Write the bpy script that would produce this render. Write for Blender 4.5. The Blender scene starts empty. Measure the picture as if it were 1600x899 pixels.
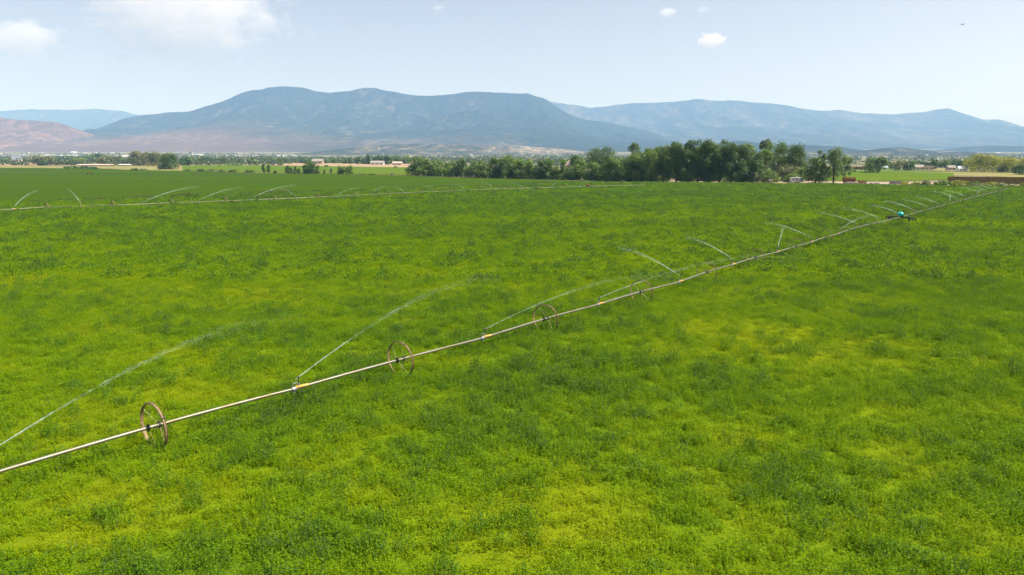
import bpy, math, random
import numpy as np

R = math.radians
random.seed(7)
rng = np.random.default_rng(7)
sc = bpy.context.scene
COL = sc.collection

# ------------------------------------------------------------------ camera, sky, sun, exposure
CAM_H = 11.30
HORIZON = 247.0
FOC = 1067.0
PITCH = math.atan((449.5 - HORIZON) / FOC)
cam_d = bpy.data.cameras.new("camera")
cam = bpy.data.objects.new("camera", cam_d)
COL.objects.link(cam)
cam.location = (0, 0, CAM_H)
cam.rotation_euler = (math.pi / 2 - PITCH, 0, 0)
cam_d.sensor_width = 36.0
cam_d.lens = 36.0 * FOC / 1600.0
cam_d.clip_start = 0.5
cam_d.clip_end = 120000
sc.camera = cam

SUN_EL, SUN_AZ = R(57), R(95)           # azimuth measured to the right of the view direction (+Y)
world = bpy.data.worlds.new("World")
sc.world = world
world.use_nodes = True
wn = world.node_tree
wn.nodes.clear()
sky = wn.nodes.new("ShaderNodeTexSky")
sky.sky_type = 'NISHITA'
sky.sun_disc = False
sky.sun_elevation = SUN_EL
sky.sun_rotation = SUN_AZ
sky.altitude = 1700
sky.air_density = 0.70
sky.dust_density = 10.0
sky.ozone_density = 0.0
bg = wn.nodes.new("ShaderNodeBackground")
bg.inputs[1].default_value = 0.120
wo = wn.nodes.new("ShaderNodeOutputWorld")
hs = wn.nodes.new("ShaderNodeHueSaturation")          # milky summer air: the same sky, less saturated all over
hs.inputs["Saturation"].default_value = 0.55
hs.inputs["Value"].default_value = 1.05
wn.links.new(sky.outputs[0], hs.inputs["Color"])
wn.links.new(hs.outputs[0], bg.inputs[0])
wn.links.new(bg.outputs[0], wo.inputs[0])

sun_d = bpy.data.lights.new("sun", 'SUN')
sun_d.energy = 5.0
sun_d.angle = R(0.53)
sun_d.color = (1.0, 0.95, 0.87)
sun = bpy.data.objects.new("sun", sun_d)
COL.objects.link(sun)
sun.rotation_euler = (R(90) - SUN_EL, 0, -SUN_AZ + math.pi)   # light travels away from the sun
sun.location = (0, 0, 60)
# direction check: lamp points along its -Z; aim it explicitly
from mathutils import Vector, Matrix
SUN_DIR = Vector((math.sin(SUN_AZ) * math.cos(SUN_EL), math.cos(SUN_AZ) * math.cos(SUN_EL), math.sin(SUN_EL)))
sun.rotation_euler = (-SUN_DIR).to_track_quat('-Z', 'Y').to_euler()

sc.view_settings.view_transform = 'Standard'
sc.view_settings.look = 'None'
sc.view_settings.gamma = 1.0
sc.view_settings.use_curve_mapping = False
sc.view_settings.exposure = 0.67
sc.render.engine = 'CYCLES'
cy = sc.cycles
cy.max_bounces = 9
cy.diffuse_bounces = 2
cy.glossy_bounces = 2
cy.transmission_bounces = 3
cy.transparent_max_bounces = 16
cy.volume_bounces = 8
cy.caustics_reflective = False
cy.caustics_refractive = False
cy.sample_clamp_indirect = 6.0
cy.use_denoising = True
cy.use_adaptive_sampling = True
cy.adaptive_threshold = 0.01

# ------------------------------------------------------------------ picking places on the land
CP, SP = math.cos(PITCH), math.sin(PITCH)

GY = np.array([-2e5, 0, 600, 1000, 1600, 2500, 4000, 6000, 8000, 12000, 3e5])
GZ = np.array([0, 0, 0, 0.3, 2.0, 9.5, 30, 66, 110, 130, 130.0])

def ground_z(y):
    return np.interp(y, GY, GZ)

def ray(u, v):
    x = (u - 800.0) / FOC
    y = -(v - 449.5) / FOC
    return np.array([x, CP + y * SP, -SP + y * CP])

def on_plane(u, v, z=0.0):
    d = ray(u, v)
    t = (z - CAM_H) / d[2]
    return np.array([d[0] * t, d[1] * t, z])

def on_ground(u, v):
    """where the line of sight meets the land"""
    d = ray(u, v)
    lo, hi = 5.0, 9000.0
    for _ in range(48):
        m = 0.5 * (lo + hi)
        if CAM_H + d[2] / d[1] * m > ground_z(m):
            lo = m
        else:
            hi = m
    t = lo / d[1]
    return np.array([d[0] * t, lo, float(ground_z(lo))])

def at_dist(u, v, Y):
    d = ray(u, v)
    t = Y / d[1]
    return np.array([d[0] * t, Y, CAM_H + d[2] * t])

def px_m(Y):
    """metres per photograph pixel at distance Y"""
    return Y * CP / FOC

# ------------------------------------------------------------------ noise in numpy
def _hash(ix, iy, s):
    n = (ix.astype(np.int64) * 374761393 + iy.astype(np.int64) * 668265263 + s * 1442695041) & 0x7fffffff
    n = ((n ^ (n >> 13)) * 1274126177) & 0x7fffffff
    n = (n ^ (n >> 16)) & 0xffff
    return n / 65535.0

def vnoise(x, y, s=0):
    x = np.asarray(x, float); y = np.asarray(y, float)
    ix = np.floor(x); iy = np.floor(y)
    fx = x - ix; fy = y - iy
    fx = fx * fx * (3 - 2 * fx); fy = fy * fy * (3 - 2 * fy)
    a = _hash(ix, iy, s); b = _hash(ix + 1, iy, s)
    c = _hash(ix, iy + 1, s); d = _hash(ix + 1, iy + 1, s)
    return (a * (1 - fx) + b * fx) * (1 - fy) + (c * (1 - fx) + d * fx) * fy

def fbm(x, y, s=0, o=4, g=0.5):
    r = 0; a = 1; t = 0
    for k in range(o):
        r = r + a * vnoise(x * 2 ** k + 17.3 * k, y * 2 ** k - 9.1 * k, s + k)
        t += a; a *= g
    return r / t

def ridged(x, y, s=0, o=4):
    r = 0; a = 1; t = 0
    for k in range(o):
        n = 1 - np.abs(2 * vnoise(x * 2 ** k + 5.7 * k, y * 2 ** k + 3.3 * k, s + k) - 1)
        r = r + a * n * n; t += a; a *= 0.5
    return r / t

def sstep(a, b, x):
    t = np.clip((x - a) / (b - a), 0, 1)
    return t * t * (3 - 2 * t)

# ------------------------------------------------------------------ mesh helpers
def tag(o, label=None, cat=None, group=None, kind=None):
    if label: o["label"] = label
    if cat: o["category"] = cat
    if group: o["group"] = group
    if kind: o["kind"] = kind
    return o

def link(name, me, parent=None, loc=None):
    o = bpy.data.objects.new(name, me)
    COL.objects.link(o)
    if parent: o.parent = parent
    if loc is not None: o.location = loc
    return o

def empty(name, loc, rz=0.0):
    o = bpy.data.objects.new(name, None)
    COL.objects.link(o)
    o.location = loc
    o.rotation_euler = (0, 0, rz)
    o.empty_display_size = 0.2
    return o

def np_mesh(name, V, F, mat=None, smooth=False, attrs=None, cols=None):
    """V (n,3), F (m,k) with k = 3 or 4"""
    me = bpy.data.meshes.new(name)
    V = np.asarray(V, np.float32); F = np.asarray(F, np.int32)
    m, k = F.shape
    me.vertices.add(len(V)); me.vertices.foreach_set("co", V.ravel())
    me.loops.add(m * k); me.loops.foreach_set("vertex_index", F.ravel())
    me.polygons.add(m)
    me.polygons.foreach_set("loop_start", np.arange(0, m * k, k, dtype=np.int32))
    me.polygons.foreach_set("loop_total", np.full(m, k, np.int32))
    me.polygons.foreach_set("use_smooth", np.full(m, bool(smooth)))
    me.update(calc_edges=True)
    for n, a in (attrs or {}).items():
        at = me.attributes.new(n, 'FLOAT', 'POINT')
        at.data.foreach_set("value", np.asarray(a, np.float32).ravel())
    for n, a in (cols or {}).items():
        at = me.attributes.new(n, 'FLOAT_COLOR', 'POINT')
        a = np.asarray(a, np.float32)
        a = np.concatenate([a, np.ones((len(a), 1), np.float32)], 1)
        at.data.foreach_set("color", a.ravel())
    if mat: me.materials.append(mat)
    return me

def grid_faces(ny, nx):
    i = np.arange(ny - 1)[:, None] * nx + np.arange(nx - 1)[None, :]
    i = i.ravel()
    return np.stack([i, i + 1, i + nx + 1, i + nx], 1)

class MB:
    def __init__(s): s.v = []; s.f = []
    def add(s, V, F):
        b = len(s.v)
        s.v += [tuple(map(float, p)) for p in V]
        s.f += [tuple(int(i) + b for i in f) for f in F]
        return s
    def box(s, c, d, rz=0.0, taper=1.0, ry=0.0):
        V = []
        for z in (-.5, .5):
            k = taper if z > 0 else 1.0
            for x, y in ((-.5, -.5), (.5, -.5), (.5, .5), (-.5, .5)):
                p = Vector((x * d[0] * k, y * d[1] * k, z * d[2]))
                if ry: p = Matrix.Rotation(ry, 3, 'Y') @ p
                if rz: p = Matrix.Rotation(rz, 3, 'Z') @ p
                V.append((p.x + c[0], p.y + c[1], p.z + c[2]))
        return s.add(V, [(3, 2, 1, 0), (4, 5, 6, 7), (0, 1, 5, 4), (1, 2, 6, 5), (2, 3, 7, 6), (3, 0, 4, 7)])
    def tube(s, pts, rad, n=8, cap=True):
        pts = [Vector(p) for p in pts]
        if not hasattr(rad, '__len__'): rad = [rad] * len(pts)
        V = []; F = []
        up = Vector((0, 0, 1))
        for i, p in enumerate(pts):
            t = (pts[min(i + 1, len(pts) - 1)] - pts[max(i - 1, 0)]).normalized()
            u = up if abs(t.z) < .95 else Vector((1, 0, 0))
            a = t.cross(u).normalized(); b = a.cross(t).normalized()
            for k in range(n):
                an = 2 * math.pi * k / n
                V.append(p + (a * math.cos(an) + b * math.sin(an)) * rad[i])
        for i in range(len(pts) - 1):
            for k in range(n):
                F.append((i * n + k, i * n + (k + 1) % n, (i + 1) * n + (k + 1) % n, (i + 1) * n + k))
        if cap:
            F.append(tuple(range(n))[::-1]); F.append(tuple((len(pts) - 1) * n + k for k in range(n)))
        return s.add(V, F)
    def ring(s, R0, prof, n=32, axis='X'):
        """lathe closed profile [(r, a)] round an axis"""
        m = len(prof); V = []; F = []
        for i in range(n):
            an = 2 * math.pi * i / n
            for r, a in prof:
                y, z = (R0 + r) * math.cos(an), (R0 + r) * math.sin(an)
                V.append((a, y, z))
        for i in range(n):
            j = (i + 1) % n
            for k in range(m):
                F.append((i * m + k, i * m + (k + 1) % m, j * m + (k + 1) % m, j * m + k))
        return s.add(V, F)
    def dome(s, c, rx, ry, rz, n=14, m=8, full=True):
        V = []; F = []
        for i in range(m + 1):
            ph = (-math.pi / 2 if full else 0) + (math.pi if full else math.pi / 2) * i / m
            for k in range(n):
                an = 2 * math.pi * k / n
                V.append((c[0] + rx * math.cos(ph) * math.cos(an), c[1] + ry * math.cos(ph) * math.sin(an), c[2] + rz * math.sin(ph)))
        for i in range(m):
            for k in range(n):
                F.append((i * n + k, i * n + (k + 1) % n, (i + 1) * n + (k + 1) % n, (i + 1) * n + k))
        F.append(tuple(range(n))[::-1])
        return s.add(V, F)
    def mesh(s, name, mat, smooth=False):
        me = bpy.data.meshes.new(name)
        me.from_pydata(s.v, [], s.f); me.update()
        if smooth:
            me.polygons.foreach_set("use_smooth", np.ones(len(me.polygons), bool))
            try: me.set_sharp_from_angle(angle=R(40))
            except Exception: pass
        me.materials.append(mat)
        return me
    def build(s, name, mat, parent=None, loc=None, smooth=False):
        return link(name, s.mesh(name, mat, smooth), parent, loc)

# ------------------------------------------------------------------ materials
class NT:
    def __init__(s, m):
        s.t = m.node_tree; s.t.nodes.clear()
    def n(s, typ, **kw):
        nd = s.t.nodes.new("ShaderNode" + typ)
        for k, v in kw.items(): setattr(nd, k, v)
        return nd
    def l(s, a, b): s.t.links.new(a, b)
    def val(s, sock, v):
        if hasattr(v, 'is_linked') or hasattr(v, 'links'): s.l(v, sock)
        else: sock.default_value = v
    def mix(s, f, a, b):
        nd = s.n("Mix", data_type='RGBA', clamp_factor=True)
        s.val(nd.inputs[0], f)
        for i, c in ((6, a), (7, b)):
            if isinstance(c, tuple): nd.inputs[i].default_value = (*c, 1)
            else: s.l(c, nd.inputs[i])
        return nd.outputs[2]
    def math(s, op, a, b=0.0, c=None):
        nd = s.n("Math", operation=op)
        s.val(nd.inputs[0], a); s.val(nd.inputs[1], b)
        if c is not None: s.val(nd.inputs[2], c)
        return nd.outputs[0]
    def rng(s, v, a, b, c=0.0, d=1.0):
        nd = s.n("MapRange")
        s.val(nd.inputs[0], v)
        nd.inputs[1].default_value = a; nd.inputs[2].default_value = b
        nd.inputs[3].default_value = c; nd.inputs[4].default_value = d
        return nd.outputs[0]
    def noise(s, scale, vec=None, detail=4.0, rough=0.55):
        nd = s.n("TexNoise")
        nd.inputs["Scale"].default_value = scale
        nd.inputs["Detail"].default_value = detail
        nd.inputs["Roughness"].default_value = rough
        if vec is not None: s.l(vec, nd.inputs["Vector"])
        return nd.outputs[0]
    def pos(s): return s.n("NewGeometry").outputs["Position"]
    def obj(s): return s.n("TexCoord").outputs["Object"]
    def scaled(s, vec, sx, sy, sz):
        nd = s.n("Mapping"); nd.inputs["Scale"].default_value = (sx, sy, sz)
        s.l(vec, nd.inputs["Vector"]); return nd.outputs[0]
    def attr(s, name, typ='GEOMETRY', out="Fac"):
        nd = s.n("Attribute", attribute_name=name, attribute_type=typ)
        return nd.outputs[out]
    def out(s, sh, vol=None, disp=None):
        o = s.n("OutputMaterial")
        if sh is not None: s.l(sh, o.inputs["Surface"])
        if vol is not None: s.l(vol, o.inputs["Volume"])
    def bump(s, h, strength, dist):
        b = s.n("Bump"); b.inputs["Strength"].default_value = strength; b.inputs["Distance"].default_value = dist
        s.l(h, b.inputs["Height"]); return b.outputs[0]

def new_mat(name):
    m = bpy.data.materials.new(name); m.use_nodes = True
    return m, NT(m)

def mat_paint(name, col, col2=None, rough=0.6, metal=0.0, scale=6.0, space='obj', bump=0.0, lo=.4, hi=.65):
    m, t = new_mat(name)
    v = t.obj() if space == 'obj' else t.pos()
    nz = t.noise(scale, v)
    c2 = col2 or tuple(c * 0.75 for c in col)
    c = t.mix(t.rng(nz, lo, hi), col, c2)
    p = t.n("BsdfPrincipled")
    t.l(c, p.inputs["Base Color"])
    p.inputs["Roughness"].default_value = rough
    p.inputs["Metallic"].default_value = metal
    if bump: t.l(t.bump(nz, bump, 0.02), p.inputs["Normal"])
    t.out(p.outputs[0])
    return m

def mat_leaf():
    m, t = new_mat("tree_leaf")
    c = t.attr("col", out="Color")
    nz = t.noise(0.35, t.pos(), 2.0)
    c = t.mix(t.rng(nz, .35, .65, 0.0, .30), c, (0.12, 0.17, 0.03))
    d = t.n("BsdfDiffuse"); t.l(c, d.inputs[0])
    tr = t.n("BsdfTranslucent"); t.l(t.mix(0.5, c, (0.16, 0.20, 0.02)), tr.inputs[0])
    mx = t.n("MixShader"); mx.inputs[0].default_value = 0.36
    t.l(d.outputs[0], mx.inputs[1]); t.l(tr.outputs[0], mx.inputs[2])
    g = t.n("BsdfGlossy"); g.inputs["Roughness"].default_value = .5
    mx2 = t.n("MixShader"); mx2.inputs[0].default_value = 0.04
    t.l(mx.outputs[0], mx2.inputs[1]); t.l(g.outputs[0], mx2.inputs[2])
    t.out(mx2.outputs[0])
    return m

def crop_colour(t, tint):
    """yellowing -> fresh -> blue-green alfalfa, with leaf-scale speckle"""
    r = t.n("ValToRGB")
    e = r.color_ramp.elements
    e[0].position = 0.0; e[0].color = (0.2823, 0.3432, 0.0024, 1)
    e[1].position = 1.0; e[1].color = (0.0720, 0.1452, 0.0259, 1)
    for p, c in ((0.3, (0.2251, 0.3256, 0.0018, 1)), (0.55, (0.1514, 0.2816, 0.0018, 1)), (0.8, (0.0917, 0.1918, 0.0123, 1))):
        x = e.new(p); x.color = c
    t.val(r.inputs[0], tint)
    return r.outputs[0]

def mat_crop():
    m, t = new_mat("alfalfa_leaf")
    tint = t.attr("tint", 'INSTANCER')
    lt = t.attr("leaf", 'GEOMETRY')                    # per-leaf variation -1..1
    tt = t.math('ADD', tint, t.math('MULTIPLY', lt, 0.12))
    c = crop_colour(t, tt)
    fl = t.attr("flower", 'GEOMETRY')                  # a few flower heads
    c = t.mix(fl, c, (0.30, 0.28, 0.22))
    d = t.n("BsdfDiffuse"); t.l(c, d.inputs[0])
    tr = t.n("BsdfTranslucent"); t.l(t.mix(0.25, c, (0.30, 0.42, 0.01)), tr.inputs[0])
    mx = t.n("MixShader"); mx.inputs[0].default_value = 0.38
    t.l(d.outputs[0], mx.inputs[1]); t.l(tr.outputs[0], mx.inputs[2])
    g = t.n("BsdfGlossy"); g.inputs["Roughness"].default_value = .45
    mx2 = t.n("MixShader"); mx2.inputs[0].default_value = 0.008
    t.l(mx.outputs[0], mx2.inputs[1]); t.l(g.outputs[0], mx2.inputs[2])
    t.out(mx2.outputs[0])
    return m

def mat_field():
    m, t = new_mat("alfalfa_ground")
    tint = t.attr("tint")
    p = t.pos()
    nz = t.noise(1.6, p, 6.0, .7)
    tt = t.math('ADD', tint, t.rng(nz, .3, .7, -.12, .16))
    c = crop_colour(t, tt)
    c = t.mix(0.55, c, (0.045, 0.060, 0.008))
    d = t.n("BsdfDiffuse"); t.l(c, d.inputs[0])
    n2 = t.noise(3.0, p, 5.0, .7)
    t.l(t.bump(n2, .7, .25), d.inputs["Normal"])
    t.out(d.outputs[0])
    return m

def mat_far_field(name, c1, c2, c3, scale=.02):
    m, t = new_mat(name)
    p = t.pos()
    st = t.scaled(p, .35, 1.0, 1.0)
    n1 = t.noise(scale, st, 5.0, .6)
    c = t.mix(t.rng(n1, .38, .62), c1, c2)
    n3 = t.noise(scale * 14, p, 5.0, .7)
    c = t.mix(t.rng(n3, .45, .7, 0, .6), c, c3)
    d = t.n("BsdfDiffuse"); t.l(c, d.inputs[0])
    t.l(t.bump(t.noise(1.2, p, 5, .7), .6, .3), d.inputs["Normal"])
    t.out(d.outputs[0])
    return m

def mat_valley():
    m, t = new_mat("valley_soil")
    p = t.pos()
    n1 = t.noise(.004, t.scaled(p, .5, 1.2, 1), 6.0, .6)
    c = t.mix(t.rng(n1, .42, .60), (0.23, 0.195, 0.125), (0.10, 0.115, 0.055))
    n2 = t.noise(.02, p, 6.0, .65)
    c = t.mix(t.rng(n2, .48, .62), c, (0.07, 0.095, 0.035))
    n3 = t.noise(.012, t.scaled(p, .4, 1, 1), 4.0, .6)
    c = t.mix(t.rng(n3, .60, .68, 0, .7), c, (0.30, 0.24, 0.17))
    d = t.n("BsdfDiffuse"); t.l(c, d.inputs[0])
    t.out(d.outputs[0])
    return m

def mat_mountain(name, forest, brush, rock, red, dots=0.0, fine=.004):
    m, t = new_mat(name)
    p = t.pos()
    rk = t.attr("rock"); rd = t.attr("red")
    n1 = t.noise(fine, p, 8.0, .68)
    n2 = t.noise(fine * 7, p, 6.0, .7)
    f = t.math('ADD', rk, t.rng(n1, .3, .7, -.46, .46))
    c = t.mix(t.rng(f, .35, .62), forest, brush)
    bare = t.mix(rd, rock, red)
    f2 = t.math('ADD', f, t.rng(n2, .3, .7, -.32, .32))
    c = t.mix(t.rng(f2, .68, .98, 0, .75), c, bare)
    c = t.mix(t.math('MULTIPLY', rd, .28), c, red)
    if dots:
        vo = t.n("TexVoronoi"); vo.inputs["Scale"].default_value = dots
        t.l(p, vo.inputs["Vector"])
        c = t.mix(t.rng(vo.outputs["Distance"], .30, .52, .85, 0.0), c, forest)
    d = t.n("BsdfDiffuse"); t.l(c, d.inputs[0])
    t.l(t.bump(n2, .6, 1.0 / max(fine * 9, 1e-4) * .25), d.inputs["Normal"])
    t.out(d.outputs[0])
    return m

def mat_water():
    m, t = new_mat("sprayed_water")
    d = t.n("BsdfDiffuse"); d.inputs[0].default_value = (0.80, 0.88, 0.86, 1)
    tr = t.n("BsdfTranslucent"); tr.inputs[0].default_value = (0.80, 0.89, 0.87, 1)
    mx = t.n("MixShader"); mx.inputs[0].default_value = .5
    t.l(d.outputs[0], mx.inputs[1]); t.l(tr.outputs[0], mx.inputs[2])
    tp = t.n("BsdfTransparent"); tp.inputs[0].default_value = (1, 1, 1, 1)
    m2 = t.n("MixShader")
    t.l(t.rng(t.noise(40, t.obj(), 1.0),  .3, .7, .08, .40), m2.inputs[0])
    t.l(tp.outputs[0], m2.inputs[1]); t.l(mx.outputs[0], m2.inputs[2])
    t.out(m2.outputs[0])
    return m

def mat_pipe():
    m, t = new_mat("weathered_aluminium_pipe")
    o = t.obj()
    n1 = t.noise(.8, o, 4.0)
    n2 = t.noise(14, o, 3.0)
    c = t.mix(t.rng(n1, .40, .62), (0.20, 0.195, 0.150), (0.165, 0.145, 0.075))
    c = t.mix(t.rng(n2, .5, .75, 0, .5), c, (0.25, 0.235, 0.19))
    p = t.n("BsdfPrincipled"); t.l(c, p.inputs["Base Color"])
    p.inputs["Metallic"].default_value = .45; p.inputs["Roughness"].default_value = .42
    t.out(p.outputs[0]); return m

def mat_hay():
    m, t = new_mat("stacked_hay")
    o = t.pos()
    n1 = t.noise(1.1, o, 3.0)
    n2 = t.noise(9, t.scaled(o, 1, 1, 4), 4.0, .7)
    c = t.mix(t.rng(n1, .35, .65), (0.20, 0.155, 0.060), (0.14, 0.11, 0.045))
    c = t.mix(t.rng(n2, .45, .7, 0, .7), c, (0.085, 0.06, 0.025))
    d = t.n("BsdfDiffuse"); t.l(c, d.inputs[0])
    t.l(t.bump(n2, .8, .1), d.inputs["Normal"])
    t.out(d.outputs[0]); return m

M = dict(
    leaf=mat_leaf(), crop=mat_crop(), field=mat_field(), valley=mat_valley(), water=mat_water(), pipe=mat_pipe(), hay=mat_hay(),
    bark=mat_paint("bark", (.075, .06, .042), (.045, .036, .027), .9, scale=2.0),
    rim=mat_paint("rusty_wheel_rim", (.27, .18, .085), (.15, .09, .042), .65, .1, scale=3.0),
    rimfar=mat_paint('brown_wheel_rim', (.20, .125, .06), (.11, .065, .035), .75, scale=2.0),
    rimdark=mat_paint("rim_joint_black", (.03, .025, .02), rough=.7),
    spoke=mat_paint("pale_spoke_steel", (.52, .44, .24), (.34, .26, .13), .5, .3),
    clamp=mat_paint("black_clamp", (.022, .022, .026), (.05, .045, .04), .55, .3),
    coupler=mat_paint("galvanised_coupler", (.32, .33, .34), (.2, .2, .2), .5, .5),
    orange=mat_paint("rust_orange_band", (.55, .24, .03), (.58, .40, .10), .55, .2, scale=2.0),
    brass=mat_paint("dull_brass", (.12, .09, .04), (.06, .05, .03), .5, .6),
    teal=mat_paint("teal_paint", (.005, .46, .42), (.004, .38, .36), .35),
    dark=mat_paint("dark_steel", (.03, .033, .04), (.05, .045, .04), .6, .3),
    tyre=mat_paint("tyre_rubber", (.02, .02, .02), rough=.85),
    rust=mat_paint("rusty_iron", (.20, .075, .03), (.11, .045, .02), .85, scale=1.5),
    rustyellow=mat_paint("faded_yellow_paint", (.50, .33, .06), (.36, .2, .06), .7, scale=.6),
    white=mat_paint("white_paint", (.78, .78, .76), (.66, .66, .64), .45, scale=.8),
    offwhite=mat_paint("chalky_wall", (.66, .62, .55), (.55, .50, .43), .85, scale=.4, space='pos'),
    tanwall=mat_paint("tan_stucco", (.45, .35, .25), (.38, .29, .2), .9, scale=.4, space='pos'),
    brownwall=mat_paint("red_brown_boards", (.22, .105, .06), (.14, .075, .045), .9, scale=.5, space='pos'),
    roof=mat_paint("grey_brown_shingle", (.30, .26, .23), (.22, .19, .17), .9, scale=1.0, space='pos'),
    roofpale=mat_paint("pale_metal_roof", (.55, .55, .54), (.46, .46, .46), .6, scale=.3, space='pos'),
    roofpink=mat_paint("beige_shingle", (.46, .37, .30), (.38, .30, .25), .9, scale=1.0, space='pos'),
    roofblue=mat_paint("blue_grey_metal", (.24, .28, .34), (.2, .22, .26), .6, scale=.3, space='pos'),
    glass=mat_paint("dark_window_glass", (.02, .025, .03), (.03, .035, .04), .12),
    stripe=mat_paint("blue_grey_stripe", (.12, .18, .26), rough=.5),
    greyrubble=mat_paint("grey_rubble", (.25, .225, .21), (.15, .13, .12), .95, scale=1.2, space='pos', bump=.5),
    tealpale=mat_paint("pale_teal_tank", (.45, .66, .62), (.36, .55, .53), .6, scale=.8),
    soil=mat_paint("bare_soil", (.36, .27, .18), (.24, .18, .12), .95, scale=.3, space='pos'),
    wood=mat_paint("weathered_fence_wood", (.24, .15, .10), (.15, .10, .07), .95, scale=1.2, space='pos'),
    bird=mat_paint("dark_feathers", (.03, .03, .035), rough=.7),
)

# ------------------------------------------------------------------ the land
def build_ground():
    ys = np.concatenate([np.linspace(-2500, -100, 8), np.linspace(-60, 600, 34), np.linspace(640, 2500, 50), np.linspace(2600, 12000, 60), np.linspace(12500, 19500, 8)])
    xs = np.concatenate([np.linspace(-19000, -3200, 24), np.linspace(-3000, 3000, 81), np.linspace(3200, 19000, 24)])
    X, Y = np.meshgrid(xs, ys)
    Z = ground_z(Y)
    amp = sstep(500, 2500, Y) * 3.0
    Z = Z + amp * (fbm(X / 300, Y / 300, 3) - .5)
    V = np.stack([X, Y, Z], -1).reshape(-1, 3)
    o = link("ground", np_mesh("ground", V, grid_faces(len(ys), len(xs)), M['valley'], True))
    tag(o, "pale dry valley floor running to the mountains", kind='structure')
build_ground()

def mountain(name, sky, D, depth, back, mat, seed, label, nx=340, nt=120, rough=.5, gully=700., rock=None, red=None, prof=1.5, spur=.35, foot=0.):
    sky = np.array(sky, float)
    P = np.array([at_dist(u, v, D) for u, v in sky])
    X = np.linspace(P[0, 0], P[-1, 0], nx)
    crest = np.interp(X, P[:, 0], P[:, 2])
    k = np.array([1, 2, 3, 2, 1.]); k /= k.sum()
    crest = np.convolve(np.pad(crest, 2, mode='edge'), k, 'valid')
    h0 = float(ground_z(D - depth))
    crest = crest + (fbm(X / (gully * .35), X * 0 + seed, seed, 4) - .5) * 0.05 * np.maximum(crest - h0, 0)
    u = X / (P[-1, 0] - P[0, 0])
    tf = np.linspace(0, 1, nt); tb = np.linspace(1, 2, max(12, nt // 6))[1:]
    T = np.concatenate([tf, tb])[:, None] * np.ones((1, nx))
    XX = np.ones((len(T), 1)) * X[None, :]
    YY = np.where(T <= 1, D - depth * (1 - T), D + back * (T - 1))
    pr = np.where(T <= 1, .30 * T + .70 * np.abs(T) ** prof, np.clip(2 - T, 0, 1) ** 1.2)
    base = np.minimum(ground_z(YY), h0 + (ground_z(D) - h0) * .3) - 12
    rel = np.maximum(crest[None, :] - h0, 0) + 12
    wx = XX + (fbm(XX / (gully * 2), YY / (gully * 2), seed + 20, 3) - .5) * gully * 1.2
    sp = ridged(wx / (gully * 2.6), YY / (gully * 4.5), seed + 1, 3)
    gl = ridged(wx / (gully * .8), YY / (gully * 1.8), seed + 5, 5)
    env = np.clip(T, 0, 1) * np.clip(1.0 - np.clip(T, 0, 1) ** 4, 0, 1)
    carve = env * (spur * (1 - sp) + rough * .75 * (1 - gl))
    Z = base + rel * np.clip(pr * (1 - carve * 1.15), 0, None)
    Z += np.where(T <= 1, 1, 0) * env * (ridged(XX / (gully * .22), YY / (gully * .4), seed + 9, 4) - .5) * gully * .10
    Z = np.maximum(Z, 0.0 - (T > 1.95) * 0.5)
    px = 800 + XX / YY * FOC
    rk = (fbm(XX / 700, YY / 700, seed + 31, 5, .6) - .5) * .42 + .34 + (.5 - gl) * .42
    rd = np.zeros_like(rk)
    if rock is not None: rk = rk + rock(px, T)
    if red is not None: rd = np.clip(red(px, T) + (fbm(XX / 500, YY / 500, seed + 41) - .5) * .8, 0, 1) * (red(px, T) > 0.01)
    V = np.stack([XX, YY, Z], -1).reshape(-1, 3)
    me = np_mesh(name, V, grid_faces(T.shape[0], nx), mat, True, attrs={"rock": rk, "red": rd})
    o = link(name, me)
    tag(o, label, kind='structure')
    return o

FOREST = (.026, .040, .024); BRUSH = (.095, .094, .062); ROCK = (.25, .21, .17); RED = (.30, .16, .11)
m_main = mat_mountain("mountain_forest_and_scree", FOREST, BRUSH, ROCK, RED, fine=.011)
m_far = mat_mountain("far_range_forest", FOREST, (.085, .086, .06), (.14, .125, .10), RED, fine=.008)
m_red = mat_mountain("red_cliff_rock", (.05, .05, .035), (.16, .115, .08), (.34, .24, .17), (.29, .135, .09), fine=.014)
m_foot = mat_mountain("scrubby_foothill", (.034, .046, .030), (.12, .11, .075), (.36, .30, .23), RED, dots=.055, fine=.012)

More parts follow.
